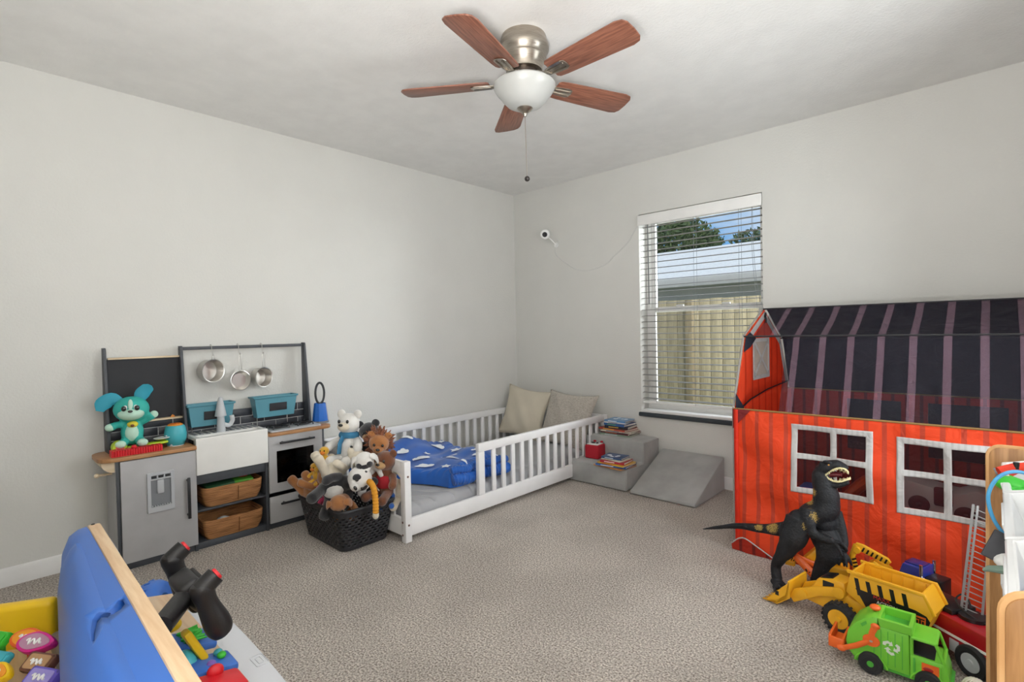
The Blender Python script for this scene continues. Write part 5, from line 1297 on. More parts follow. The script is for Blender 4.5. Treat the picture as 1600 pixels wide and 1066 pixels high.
# cab with windows cut through
cabp = [(.172, .040), (.172, .128), (.255, .128), (.266, .085), (.270, .040)]
MB().prism(cabp, 2*hy, Mside(-hy), bev=.003).build('cab', m_gre, G, sharp=35)
mb = MB()
def strut(a, b, r=.005): mb.tube([a, b], [(r, r)]*2, 8)
for y in (-hy+.005, hy-.005):
    strut((.176, y, .125), (.176, y, .194)); strut((.254, y, .125), (.236, y, .190)); strut((.176, y, .194), (.232, y, .192))
for x, z in ((.176, .194), (.235, .191), (.254, .128)): strut((x, -hy+.005, z), (x, hy-.005, z))
mb.bx(.175, .236, -hy, hy, .189, .197, bev=.002); mb.build('cab_frame', m_gre, G)
MB().bx(.174, .232, -hy+.008, hy-.008, .128, .134).build('seat_deck', m_dark, G)
fr_ = MB().frame((.196, .068, .248, .118), [(.201, .073, .243, .113)], .003, Mside(-hy-.003)).build('window_frame', m_gre, G, sharp=30, bevel=.001)
MB().bx(.201, .243, -hy-.0012, -hy-.0002, .073, .113).build('window_sticker', m_ora, fr_)
MB().ell((.217, -hy-.001, .090), (.013, .0012, .009)).build('driver_print', mat('dark_red_print', '#a51f1a', .4), fr_)
MB().bx(.180, .186, -hy-.003, -hy, .06, .12, bev=.001).build('door_handle', m_gdk, G)
MB().prism([(.02, .028), (.175, .028), (.275, .028), (.277, .052), (.255, .060), (.205, .060), (.172, .050), (.03, .050)], 2*hy-.006, Mside(-hy+.003), bev=.002).build('chassis', m_gdk, G)
for x in (.070, .218):
    mb = MB(); pts = [(x+.043*math.cos(a), -hy-.001, .034+.043*math.sin(a)) for a in [PI*k/12 for k in range(13)]]; mb.tube(pts, .004, 8); mb.build('wheel_arch', m_gre, G)
    for y in (-hy-.004, hy+.004): wheel(G, (x, y, .034), .034, .022, m_gdk, .28).scale = (1, 1, 1.25)
arm = MB(); arm.lathe([(0, 0), (.022, 0), (.024, .003), (.022, .007), (0, .008)], xf((.072, -hy-.001, .135), (PI/2, 0, 0)), 28)
arm.tube([(.072, -hy-.006, .135), (.074, -hy-.006, .168), (.082, -hy-.006, .196)], [(.004, .009), (.004, .009), (.004, .010)], 10, up=(0, 1, 0)); arm.ell((.083, -hy-.005, .198), (.013, .006, .013))
arm.tube([(.066, -hy-.006, .130), (.03, -hy-.006, .095), (-.005, -hy-.006, .068)], [(.004, .010)]*3, 10, up=(0, 1, 0)); arm.ell((-.012, -hy-.005, .064), (.014, .008, .014))
arm.build('lifting_arm', m_ora, G)
MB().lathe([(0, 0), (.005, 0), (.004, .002), (0, .002)], xf((.072, -hy-.009, .135), (PI/2, 0, 0)), 16).build('pivot_screw', m_steel, G)
mb = MB(); mb.bx(-.045, -.008, -hy-.004, hy-.01, .055, .062, bev=.002); mb.bx(-.050, -.042, -hy-.004, hy-.01, .055, .105, bev=.002); mb.bx(-.012, -.004, -hy-.004, hy-.01, .055, .10, bev=.002); mb.bx(-.05, -.006, -hy-.006, -hy, .055, .10, bev=.002)
mb.build('rear_scoop', m_ora, G)
MB().ell((.075, .0, .243), (.016, .016, .012)).build('roof_knob', m_ora, G)
# recycling mark: three bent chasing arrows
mb = MB()
for k in range(3):
    a = 2*PI*k/3+PI/6
    def rp(x, z): return (x*math.cos(a)-z*math.sin(a), x*math.sin(a)+z*math.cos(a))
    poly = [(-.0135, .0105), (-.0095, .0165), (.0015, .0165), (.0048, .0115), (.0085, .0135), (.0055, .0035), (-.0030, .0055), (.0005, .0078), (-.0008, .0105), (-.0060, .0105), (-.0085, .0070)]
    mb.prism([(rp(x, z)[0]*1.35+.125, rp(x, z)[1]*1.6+.130) for x, z in poly], .0012, Mside(-hy-.0022))
mb.build('recycling_mark', mat('mark_white', '#dfe9d8', .6), G)

# --- yellow loader with a long tipper bed
Y = thing('toy_loader_truck', 'yellow construction toy truck with tipper bed, black stripes and front scoop', 'toy truck', (2.982, -1.405, 0), rz=math.radians(-11))
hy = .062
def bedside(y, th, nm):
    return MB().prism([(-.005, .155), (.01, .235), (.225, .235), (.255, .175), (.235, .115), (.06, .115)], th, Mside(y), bev=.0015).build(nm, m_ytk, Y, sharp=30)
near = bedside(-hy, .005, 'bed_side'); bedside(hy-.005, .005, 'bed_side')
mb = MB()
mb.prism([(-.005, .155), (.06, .115), (.235, .115), (.235, .121), (.062, .121), (.0, .159)], 2*hy-.006, Mside(-hy+.003))
mb.prism([(-.005, .155), (.01, .235), (.016, .235), (.002, .157)], 2*hy-.006, Mside(-hy+.003)); mb.prism([(.225, .235), (.255, .175), (.249, .175), (.219, .235)], 2*hy-.006, Mside(-hy+.003)); mb.prism([(.255, .175), (.235, .115), (.229, .117), (.249, .177)], 2*hy-.006, Mside(-hy+.003))
mb.build('bed', m_ytk, Y, sharp=30)
mb = MB()
for s in (-1, 1): mb.prism([(.0, .228), (-.002, .240), (.232, .240), (.262, .178), (.252, .172), (.226, .230)], .010, Mside(s*(hy-.001)-.005), bev=.0015)
mb.build('bed_rim', m_ytk, Y, sharp=30)
mb = MB()
for k in range(6): mb.bx(.03+.034*k, .033+.034*k, hy-.009, hy-.004, .125, .228)
mb.build('inner_ribs', m_ytk, Y)
for k in range(5):
    x = .022+.036*k; MB().prism([(x, .218), (x+.013, .218), (x+.024, .158), (x+.011, .158)], .0008, Mside(-hy-.0012)).build('black_stripe', m_blk, near)
MB().prism([(.026, .181), (.205, .175), (.236, .166), (.246, .150), (.236, .120), (.062, .120)], .0008, Mside(-hy-.0013)).build('black_band', m_blk, near)
MB().prism([(.203, .160), (.234, .160), (.234, .128), (.203, .128)], .0008, Mside(-hy-.0022)).build('badge_panel', m_ora, near)
mb = MB()
for k in range(3): mb.bx(.208+.008*k, .213+.008*k, -hy-.003, -hy-.0022, .134, .146+.003*(k % 2))
mb.bx(.207, .231, -hy-.003, -hy-.0022, .150, .154); mb.build('badge_print', m_blk, near)
Mtxt = Matrix(((1, 0, 0, 0), (0, 0, -1, -hy-.002), (0, 1, 0, 0), (0, 0, 0, 1)))
text('lettering', 'MAXX', .018, Matrix.Translation((.108, 0, .171)) @ Mtxt, mat('print_red', '#cc2a2c', .5), near, .0004)
text('lettering', 'ACTION', .0165, Matrix.Translation((.124, 0, .156)) @ Mtxt, mat('print_white', '#e6e6e2', .5), near, .0004)
MB().prism([(-.16, .055), (-.15, .105), (-.09, .128), (-.03, .132), (.03, .115), (.20, .105), (.20, .06), (-.05, .045)], .07, Mside(-.035), bev=.005).build('chassis', m_ytk, Y, sharp=35)
hd = MB().prism([(-.145, .10), (-.115, .155), (-.060, .172), (-.020, .170), (-.012, .12)], .078, Mside(-.039), bev=.006).build('hood', m_ytk, Y, sharp=35)
MB().prism([(-.110, .158), (-.102, .166), (-.066, .176), (-.062, .168)], .055, Mside(-.028)).build('windscreen', m_blk, hd)
MB().bx(-.095, -.055, -.0405, -.0385, .125, .158, bev=.001).build('side_window', m_blk, hd)
for y in (-.050, .040):
    mb = MB(); mb.prism([(-.215, .05), (-.20, .085), (-.12, .125), (-.045, .150), (-.025, .140), (-.03, .118), (-.10, .095), (-.17, .050), (-.20, .030)], .012, Mside(y), bev=.003)
    mb.lathe([(0, 0), (.020, 0), (.022, .003), (.020, .007), (0, .007)], xf((-.035, y-(0 if y < 0 else -.019), .134), (PI/2, 0, 0)), 24); mb.lathe([(0, 0), (.016, 0), (.016, .006), (0, .007)], xf((-.165, y-(0 if y < 0 else -.019), .080), (PI/2, 0, 0)), 24)
    mb.build('loader_arm', m_ytk, Y, sharp=35)
sc_ = MB(); sc_.prism([(-.205, .115), (-.212, .118), (-.222, .06), (-.262, .022), (-.300, .012), (-.300, .006), (-.255, .010), (-.212, .045)], .145, Mside(-.0725), bev=.0015)
for y in (-.0725, .0685): sc_.prism([(-.205, .115), (-.235, .085), (-.300, .010), (-.255, .008), (-.205, .05)], .004, Mside(y))
for k in range(7): sc_.prism([(-.295, .012), (-.318, .006), (-.295, .005)], .010, Mside(-.07+.0217*k))
sc_.build('scoop', m_ytk, Y, sharp=30)
MB().bx(-.262, -.248, -.0735, -.0725, .045, .062).build('scoop_print', m_blk, Y)
for x in (-.02, .165):
    for y in (-.078, .078): wheel(Y, (x, y, .056), .055, .038, m_ytk, .62, knob=20)

# --- excavator behind the dinosaur
E_ = thing('toy_excavator', 'yellow toy excavator with orange arm, half hidden behind the dinosaur legs', 'toy excavator', (2.835, -1.095, 0), rz=math.radians(8))
MB().bx(-.07, .07, -.05, -.022, 0, .042, bev=.02, seg=4).build('track', m_tyre, E_); MB().bx(-.07, .07, .022, .05, 0, .042, bev=.02, seg=4).build('track', m_tyre, E_)
MB().bx(-.045, .075, -.045, .045, .046, .10, bev=.008).build('engine_deck', m_ytk, E_)
cb_ = MB().frame((-.02, .10, .045, .165), [(-.012, .108, .037, .157)], .05, Mside(-.02)).build('cab_frame', m_ytk, E_, sharp=30, bevel=.002)
MB().bx(-.018, .043, -.018, .028, .158, .168, bev=.003).build('cab_roof', m_ora, cb_)
MB().tube([(-.03, -.035, .085), (-.075, -.06, .105), (-.12, -.075, .125)], [(.010, .014)]*3, 10, up=(0, 1, 0)).build('orange_boom', m_ora, E_)
MB().tube([(-.12, -.075, .125), (-.055, -.10, .075), (-.01, -.115, .045)], [(.010, .016), (.010, .017), (.012, .02)], 10, up=(0, 1, 0)).build('orange_dipper', m_ora, E_)
mb = MB()
for k in range(3): mb.prism([(-.082+.014*k, .091-.01*k), (-.078+.014*k, .0945-.01*k), (-.072+.014*k, .083-.01*k), (-.076+.014*k, .080-.01*k)], .001, Mside(-.108+.001*k))
mb.build('dipper_stripes', m_blk, E_)
mb = MB(); mb.prism([(-.10, .10), (-.045, .165), (-.035, .155), (-.045, .115), (-.085, .085)], .06, Mside(-.045), bev=.002); mb.build('front_bucket', m_ytk, E_, sharp=30)
mb = MB(); mb.bx(-.17, -.13, -.02, .04, .055, .075, bev=.004)
for k in range(6): mb.box((-.180+.0095*k, -.021, .088), (.004, .003, .016), rot=(0, .5, 0), mi=1)
mb.build('ripper_bar', [m_ytk, m_blk], E_)
# --- second digger whose striped boom shows right of the dinosaur
D_ = thing('toy_digger', 'yellow toy digger with black hazard stripes on its boom, between dinosaur and tent', 'toy digger', (2.985, -1.10, 0), rz=math.radians(-6))
MB().bx(-.05, .07, -.045, -.02, 0, .04, bev=.019, seg=4).build('track', m_tyre, D_); MB().bx(-.05, .07, .02, .045, 0, .04, bev=.019, seg=4).build('track', m_tyre, D_)
MB().bx(-.045, .06, -.04, .04, .044, .10, bev=.008).build('engine_deck', m_ytk, D_)
bm_ = MB().prism([(-.045, .215), (-.035, .232), (-.01, .230), (.075, .200), (.085, .186), (.075, .175), (-.02, .200)], .014, Mside(-.055), bev=.002).build('boom', m_ytk, D_, sharp=30)
mb = MB()
for k in range(6):
    x = -.016+.0155*k; z = .203-.0048*k; mb.prism([(x, z), (x+.006, z-.002), (x+.014, z+.016), (x+.008, z+.018)], .0008, Mside(-.0562))
mb.build('hazard_stripes', m_blk, bm_)
MB().tube([(-.035, -.048, .222), (-.05, -.055, .17), (-.03, -.05, .10)], [(.009, .012)]*3, 10, up=(0, 1, 0)).build('boom_link', m_ytk, D_)
MB().lathe([(0, -.008), (.012, -.008), (.012, .008), (0, .008)], xf((-.028, -.06, .205), (PI/2, 0, 0)), 20).build('pivot', m_ytk, D_)
MB().prism([(.0, .120), (.0, .155), (.03, .178), (.08, .150), (.085, .115), (.06, .095), (.02, .10)], .062, Mside(-.062), bev=.003).build('bucket', m_ytk, D_, sharp=30)
MB().ell((-.02, -.075, .118), (.010, .010, .010)).build('ball_joint', m_steel, D_)
mb = MB()
for k in range(7): mb.box((-.04+.003*k, -.062, .165-.014*k), (.018, .003, .006), rot=(0, -.5, 0))
mb.build('hazard_stripes', m_blk, D_)

# --- blue and red cab truck, behind the tipper bed
B_ = thing('toy_cab_truck', 'small dark blue toy cab truck with chrome lamps, behind the yellow tipper bed', 'toy truck', (3.135, -1.13, 0), rz=math.radians(-20))
m_nvy = mat('deep_blue_plastic', '#24378f', .3, coat=.4); m_chr = mat('chrome', '#d8d8da', .12, metal=1)
cbx = MB().prism([(-.045, .05), (-.05, .13), (-.035, .155), (-.02, .20), (.045, .20), (.05, .05)], .09, Mside(-.045), bev=.005).build('cab', m_nvy, B_, sharp=35)
MB().bx(-.02, .04, -.03, .03, .2, .204, bev=.001).build('roof_panel', mat('deep_blue_shade', '#1b2a70', .3), cbx)
MB().prism([(-.052, .06), (-.057, .13), (-.045, .14), (-.046, .06)], .092, Mside(-.046), bev=.002).build('red_grille', m_redp, B_)
for y in (-.04, .04):
    MB().ell((-.058, y, .145), (.010, .012, .010)).build('lamp', m_chr, B_); MB().cyl((.045, y*1.2, .10), (.045, y*1.2, .215), .006, seg=12).build('exhaust_stack', m_chr, B_)
MB().ell((.052, -.052, .165), (.009, .009, .009)).build('lamp', m_chr, B_)
MB().bx(.05, .105, -.04, .04, .04, .17, bev=.004).build('black_trailer_block', m_blk, B_)
for x in (-.025, .03, .085):
    for y in (-.045, .045): wheel(B_, (x, y, .025), .025, .02, m_chr, .5)

# --- red fire engine with raised ladder
FE = thing('fire_engine', 'large red toy fire engine with raised silver ladder beside the wooden organizer', 'toy fire engine', (3.315, -1.402, 0), rz=math.radians(-37))
m_fr = mat('fire_red', '#a3141f', .28, coat=.5); hy = .07
MB().prism([(-.26, .045), (-.26, .150), (-.10, .155), (.10, .155), (.12, .165), (.14, .165), (.14, .045)], 2*hy, Mside(-hy), bev=.006).build('body', m_fr, FE, sharp=35)
MB().bx(-.255, .135, -hy-.002, -hy, .098, .106).build('white_stripe', m_pl_white, FE); MB().bx(-.255, .135, hy, hy+.002, .098, .106).build('white_stripe', m_pl_white, FE)
MB().bx(-.25, -.03, -.05, .05, .155, .172, bev=.003).build('dark_deck', m_blk, FE)
MB().bx(-.02, .01, -hy-.003, -hy, .05, .09, bev=.001).build('side_locker', m_lgp, FE)
MB().lathe([(0, 0), (.04, 0), (.04, .012), (0, .012)], Matrix.Translation((.0, 0, .155)), 28).build('turntable', m_blk, FE)
MB().prism([(.14, .05), (.14, .165), (.20, .165), (.225, .12), (.228, .05)], 2*hy, Mside(-hy), bev=.006).build('cab', m_fr, FE, sharp=35)
for x in (-.19, .055, .18):
    for y in (-hy, hy):
        wheel(FE, (x, y, .052), .052, .03, m_lgp, .55)
Ri = (Matrix.Translation(FE.location) @ Matrix.Rotation(math.radians(-37), 4, 'Z')).inverted()
a0, a1 = Ri @ aty(1500, 969, -1.385), Ri @ aty(1521, 788, -1.33); b0, b1 = Ri @ aty(1533, 984, -1.385), Ri @ aty(1549, 800, -1.33)
m_lad = mat('ladder_silver', '#a9abab', .35, metal=.55)
lad = MB(); lad.tube([a0, a1], [(.0045, .006)]*2, 4); lad.tube([b0, b1], [(.0045, .006)]*2, 4)
for k in range(20): lad.tube([mixline(a0, a1, (k+.3)/20), mixline(b0, b1, (k+.3)/20)], .0018, 6)
lo = lad.build('ladder', m_lad, FE, sharp=30)
mb = MB(); off = Vector((.0, 0, 0)); d = (b0-a0).normalized()*.012
mb.tube([mixline(a0, a1, .0)+d, mixline(a0, a1, 1.0)+d], [(.003, .005)]*2, 4)
for k in range(26): mb.tube([mixline(a0, a1, (k+.5)/26), mixline(a0, a1, (k+.5)/26)+d], .0016, 5)
mb.build('side_rack', m_lad, lo)
MB().tube(smoothpath([Ri @ Vector(p) for p in [(3.36, -1.44, .16), (3.30, -1.41, .17), (3.27, -1.385, .195), (3.285, -1.37, .215), (3.30, -1.37, .205), (3.31, -1.40, .185)]], 6), .0028, 8).build('black_hose', m_blk, FE)
# cream ribbed ball near the front wheel
c = aty(1524, 1048, -1.62); rb_ = thing('toy_ball', 'small cream and brown ribbed ball at the wheel of the fire engine', 'ball', (c.x, -1.62, .036))
mb = MB(); mb.ell((0, 0, 0), .030); mb.build('core', mat('ball_brown', '#9b7f68', .6), rb_)
for k in range(7):
    a = PI*k/7; MB().tube([(.0305*math.cos(t)*math.cos(a), .0305*math.cos(t)*math.sin(a), .0305*math.sin(t)) for t in [2*PI*q/24 for q in range(24)]], .0028, 6, closed=True).build('rib', mat('ball_cream', '#e6dfcf', .6), rb_)
# ------------------------------------------------------------------ toy organizer at the right
m_oak = wood('oak_side', '#b98a58', '#96683a', 6, (14, 14, 1.2), .45)
m_oake = wood('oak_edge', '#dcae78', '#cc9a62', 6, (6, 6, 2), .5)
OX0, OX1 = 3.358, 3.68
og = thing('toy_organizer', 'wooden toy organizer with white tilted bins against the right wall', 'toy organizer', ((OX0+OX1)/2, -2.28, 0))
OG = lambda: MB(Matrix.Translation((-(OX0+OX1)/2, 2.28, 0)))
for y, OX0 in ((-1.772, 3.356), (-2.80, 3.397)):
    poly = [(OX0, 0), (OX0, .775)]+[(OX0+.025+.025*math.cos(PI-PI/2*k/6), .775+.025*math.sin(PI/2*k/6)) for k in range(1, 7)]+[(OX1-.03, .80), (OX1, .77), (OX1, 0)]
    p = OG().prism(poly, .013, Mside(y), bev=.002).build('side_panel', m_oak, og, sharp=35)
    OG().tube([(q[0], y+.0065, q[1]) for q in poly[:-3]]+[(OX1-.03, y+.0065, .80)], [(.0035, .0075)]*(len(poly)-2), 8, up=(0, 1, 0)).build('edge_band', m_oake, p)
for z in (.20, .335, .43, .565, .66, .775):
    OG().cyl((OX0+.06 if z in (.20, .43, .66) else OX1-.03, -2.79, z-.06), (OX0+.06 if z in (.20, .43, .66) else OX1-.03, -1.765, z-.06), .008, seg=14).build('dowel', m_oake, og)
# bins
m_bin = mat('bin_white', '#e9ebec', .35)
def binobj(name, label, y0, y1, xf_, zf, parent=None):
    """open bin, front lip at (xf_, zf), tilted down towards the room"""
    t = thing(name, label, 'bin', (xf_, (y0+y1)/2, zf), group=None, rot=(0, math.radians(-14), 0))
    w_ = (y1-y0)/2; L = .225; D = .115
    def ring(x0, x1, hw, z): return [(x0, -hw, z), (x1, -hw, z), (x1, hw, z), (x0, hw, z)]
    R = [ring(.006, L-.015, w_*.9, -D), ring(.0, L, w_*.97, -.008), ring(-.012, L+.008, w_, -.006), ring(-.012, L+.008, w_, .002), ring(.002, L-.004, w_*.95, .002), ring(.010, L-.02, w_*.88, -D+.004)]
    vs = [p for r in R for p in r]; fs = [(3, 2, 1, 0), (20, 21, 22, 23)]
    for r in range(5):
        for k in range(4): fs.append((r*4+k, r*4+(k+1) % 4, (r+1)*4+(k+1) % 4, (r+1)*4+k))
    MB().raw(vs, fs).build('tub', m_bin, t, sharp=25, bevel=.003)
    MB().box((-.012, 0, -.006), (.006, w_*1.0, .014), bev=.002).build('label_lip', m_bin, t)
    return t
ys = [(-1.79, -2.115), (-2.125, -2.45), (-2.46, -2.785)]
names = ['farthest', 'middle', 'nearest']
for ti, (xf_, zf, tn) in enumerate([(3.392, .765, 'top'), (3.392, .53, 'middle'), (3.392, .295, 'bottom')]):
    for bi, (a, b) in enumerate(ys):
        binobj('storage_bin', f'white plastic bin, {names[bi]} of three in the {tn} row of the wooden organizer', b, a, xf_, zf)
# contents that show
m_rd = mat('toy_red', '#dc3a22', .35); m_gn = mat('toy_green', '#3fc23a', .35); m_bl = mat('toy_sky_blue', '#4ea3d6', .3)
r1 = thing('toy_pliers', 'red and grey toy pliers in the farthest top bin', 'toy', aty(1588, 733, -1.93), rz=.3)
MB().tube([(-.03, 0, -.015), (.0, .005, .0), (.06, .0, .012), (.11, -.01, .02)], [(.018, .012), (.014, .010), (.012, .008), (.01, .006)], 10).build('red_handle', m_rd, r1)
MB().tube([(-.03, .03, -.02), (.03, .02, .004), (.10, .03, .02)], [(.012, .008)]*3, 10).build('grey_jaw', m_dgp, r1)
MB().cyl((.0, 0, .0), (.0, 0, .016), .006, seg=12).build('rivet', m_blk, r1)
g1 = thing('toy_vehicle', 'bright green rounded toy piece lying in the top bin below the red pliers', 'toy', aty(1580, 757, -2.01), rz=-.6)
MB().ell((0, 0, 0), (.036, .024, .018)).ell((.03, -.025, -.02), (.026, .024, .024)).ell((.06, -.03, -.03), (.03, .024, .024)).build('body', m_gn, g1)
MB().tube([(-.01, .012, .012), (.06, .0, .004)], .006, 8).build('ridge', m_gn, g1)
k1 = thing('tablet_case', 'dark grey flat tablet case leaning out of the middle bins', 'tablet', aty(1574, 862, -2.29), rot=(math.radians(62), math.radians(24), math.radians(0)))
MB().box((0, 0, 0), (.062, .058, .008), bev=.002).build('case', mat('graphite', '#3a3b40', .6), k1)
MB().box((.0, 0, -.006), (.058, .054, .003)).build('edge', m_blk, k1)
w1 = thing('toy_car', 'white rounded toy with dark red underside under the tablet case', 'toy', aty(1584, 880, -2.30), rz=.2)
MB().ell((0, 0, 0), (.030, .03, .016)).build('shell', m_pl_white, w1); MB().ell((.006, 0, -.014), (.024, .025, .006)).build('underside', m_mar, w1)
# sword and hoop sticking out
pts = [aty(1536, 891, -2.44), aty(1545, 888.5, -2.44), aty(1570, 891, -2.44), aty(1600, 897, -2.44), aty(1640, 903, -2.44)]
sw = thing('toy_sword', 'grey-green foam toy sword pointing left out of the nearest bins', 'toy sword', pts[2])
MB().tube([p-pts[2] for p in pts], [(.0022, .004), (.0045, .010), (.0065, .013), (.008, .015), (.009, .016)], 10).build('blade', mat('sage_foam', '#6f8577', .7), sw)
hp = [(1640, 752), (1600, 739), (1578, 738), (1560, 746), (1548, 762), (1544, 780), (1549, 803), (1560, 824), (1575, 838), (1590, 847), (1630, 864)]
c = aty(1575, 790, -2.22)
ho = thing('toy_hoop', 'thin sky blue plastic hoop looping out in front of the bins', 'hoop', c)
MB().tube(smoothpath([aty(x, y, -2.22)-c for x, y in hp], 8), .0036, 12).build('tube', m_bl, ho)
bb = thing('toy_block', 'royal blue toy block in the bin just behind the near organizer panel', 'toy block', (3.45, -2.62, .735), rz=.3)
MB().box((0, 0, 0), (.06, .07, .05), bev=.006).build('block', m_bluep, bb); MB().lathe([(0, 0), (.012, 0), (.012, .008), (0, .008)], Matrix.Translation((0, 0, .025)), 16).build('stud', m_bluep, bb)

# ------------------------------------------------------------------ activity console, lower left
m_cbl = mat('console_blue', '#3b6fc4', .38, var='#376bc0', vscale=2, spec=.5); m_cbd = mat('slot_blue_shaded', '#1f57ad', .45); m_cwd = wood('birch_ply', '#e2c7a3', '#d2b08a', 6, (1.2, 14, 14), .5)  # slot colour is the console plastic with the slot's shade painted in
m_ice = mat('ice_blue', '#b9c6de', .4); m_cwh = mat('tray_grey_white', '#d3d5da', .45); m_cyl = mat('toy_yellow', '#efc418', .4); m_cblk = mat('yoke_black', '#1b1a1c', .42, bump=.15, bscale=300)
CX0, CX1 = 1.615, 2.66
cs = thing('activity_console', 'blue and birch toddler activity console with black steering yoke', 'activity console', ((CX0+CX1)/2, -3.42, 0))
CO = Matrix.Translation((-(CX0+CX1)/2, 3.42, 0)); CC = lambda: MB(CO)
CP = Vector((1.617, -3.458, 0)); CR_ = lambda: MB(CO @ Matrix.Translation(CP) @ Matrix.Rotation(-.027, 4, 'Z') @ Matrix.Translation(-CP) @ Matrix.Translation((0, -.021, 0)))
board = [(CX0+.04, .0), (CX0-.0, .10), (CX0-.0, .60)]+[(CX0+.05+.05*math.cos(PI-PI/2*k/6), .61+.05*math.sin(PI/2*k/6)) for k in range(1, 7)]+[(CX1, .66), (CX1, 0)]
CR_().prism(board, .026, Mside(-3.437), bev=.004).build('birch_board', m_cwd, cs, sharp=35)
Mp = Matrix(((0, 0, 1, 0), (1, 0, 0, 0), (0, 1, 0, 0), (0, 0, 0, 1)))
def shellsec(x, k=0):
    """back shell section at x: (y, z) ring, swelling away from the rounded far end"""
    e = min(1, (x-CX0)/.10); q = math.sqrt(max(0, 1-(1-e)**2)) if e < 1 else 1
    b = .040+.018*q+.036*min(1, max(0, (x-CX0-.05)/.55))+k; top = .640+.012*q
    return [(-3.437, .05), (-3.437, top+.003), (-3.437-b*.35, top), (-3.437-b*.70, top-.012), (-3.437-b*.93, top-.045), (-3.437-b, top-.10), (-3.437-b*1.02, .35), (-3.437-b*.98, .05)]
xs = [CX0+.01+.004*i for i in range(24)]+[CX0+.11+(CX1-CX0-.11)*i/30 for i in range(31)]
vs = []; fs = []
for x in xs: vs += [(x, y, z) for y, z in shellsec(x)]
for i in range(len(xs)-1):
    for k in range(8): fs.append((i*8+k, i*8+(k+1) % 8, (i+1)*8+(k+1) % 8, (i+1)*8+k))
fs.append(tuple(range(8))); fs.append(tuple((len(xs)-1)*8+k for k in range(8)))
sh = CR_().raw(vs, fs).build('back_shell', m_cbl, cs, sharp=50)
# raised centre panel on the shell, with its hand slot
vs = []; fs = []; xs = [1.76+.0*i for i in range(0)]+[1.76+.03*i/4 for i in range(5)]+[1.79+(CX1-1.79)*i/20 for i in range(1, 21)]
for i, x in enumerate(xs):
    q = min(1, (x-1.76)/.03); s_ = shellsec(x)
    r = [(s_[2][0]+.004, s_[2][1]-.004), (s_[2][0]-.012, s_[2][1]+.003*q), (s_[3][0], s_[3][1]+.006*q), (s_[4][0]-.003*q, s_[4][1]+.005*q), (s_[5][0]-.006*q, s_[5][1]), (s_[5][0]-.006*q, s_[5][1]-.10), (s_[5][0]+.01, s_[5][1]-.10)]
    vs += [(x, y, z) for y, z in r]
for i in range(len(xs)-1):
    for k in range(7): fs.append((i*7+k, i*7+(k+1) % 7, (i+1)*7+(k+1) % 7, (i+1)*7+k))
fs.append(tuple(range(7))); fs.append(tuple((len(xs)-1)*7+k for k in range(7)))
CR_().raw(vs, fs).build('raised_panel', m_cbl, sh, sharp=60)
# hand slot cut into the shell and its raised panel
slot = []
for x, y in [(187, 935), (190, 942), (184, 950), (172, 958), (160, 966), (153, 975), (150, 988), (149, 1003), (144, 1003), (143, 985), (146, 970), (153, 960), (165, 954), (174, 945), (180, 936)]:
    for k in range(400):        # follow the line down to the rounded shell
        p = atz(x, y, .70-.0004*k); s_ = shellsec(p.x); yy = p.y+.021+.027*(p.x-1.617); zs_ = None
        for (ya, za), (yb, zb) in zip(s_[1:6], s_[2:7]):
            if yb <= yy <= ya: zs_ = za+(zb-za)*(ya-yy)/max(1e-6, ya-yb)
        if zs_ is not None and p.z <= zs_+.005: break
    slot.append(p.copy())
n_ = len(slot); dn_ = Vector((0, .030, -.030))
mb = CC(); mb.raw([tuple(p-dn_*.8) for p in slot]+[tuple(p+dn_) for p in slot], [tuple(range(n_))[::-1], tuple(n_+k for k in range(n_))]+[(k, (k+1) % n_, n_+(k+1) % n_, n_+k) for k in range(n_)])
cut = mb.build('cutter', m_cbd, cs)
dg = bpy.context.evaluated_depsgraph_get()
for o_ in [sh]+[c for c in COL.objects if c.name.startswith('raised_panel')]:
    o_.data.materials.append(m_cbd); md = o_.modifiers.new('slot', 'BOOLEAN'); md.operation = 'DIFFERENCE'; md.object = cut; md.solver = 'EXACT'
dg.update(); dg = bpy.context.evaluated_depsgraph_get()
for o_ in [sh]+[c for c in COL.objects if c.name.startswith('raised_panel')]:
    nm_ = bpy.data.meshes.new_from_object(o_.evaluated_get(dg)); o_.modifiers.clear(); o_.data = nm_
bpy.data.objects.remove(cut)
CR_().cyl((1.66, -3.427, .6595), (1.66, -3.427, .6615), .004, seg=12).build('screw', m_blk, cs)
# pale panel on the front of the board
CR_().prism([(1.66, .20), (1.66, .60), (1.68, .625), (1.82, .625), (1.84, .605), (2.05, .605), (2.07, .59), (2.32, .585), (2.34, .56), (2.34, .20)], .018, Mside(-3.413), bev=.006).build('front_panel', m_ice, cs, sharp=35)
# dashboard shelf
Md = Matrix.Translation((0, -3.385, .455)) @ Matrix.Rotation(math.radians(-14), 4, 'X')
CC().box((2.18, -3.345, .438), (.95, .115, .016), rot=(math.radians(-12), 0, 0), bev=.004).build('dashboard', m_cwd, cs)
def dash(px, py, dz=0):
    p = atz(px, py, .442)
    for _ in range(4): p = atz(px, py, .4395-(p.y+3.318)*math.tan(math.radians(12))+dz)
    return p
def module(cpx, cpy, w_, d_, col, nm='module'):
    p = dash(cpx, cpy); return p, CC().box(tuple(p+Vector((0, 0, .008))), (w_, d_, .018), rot=(math.radians(-12), 0, 0), bev=.007).build(nm, col, cs)
p, m1 = module(299, 1008, .085, .085, m_cbl)
mb = CC(); sp = [(p.x-.03+.06*k/40, p.y+.022*math.sin(k*1.2), p.z+.022+.003*math.sin(k*2.1)) for k in range(41)]; mb.tube(sp, .0032, 8); mb.build('green_squiggle', m_gn, m1)
p, m2 = module(331, 1045, .075, .085, m_cbl)
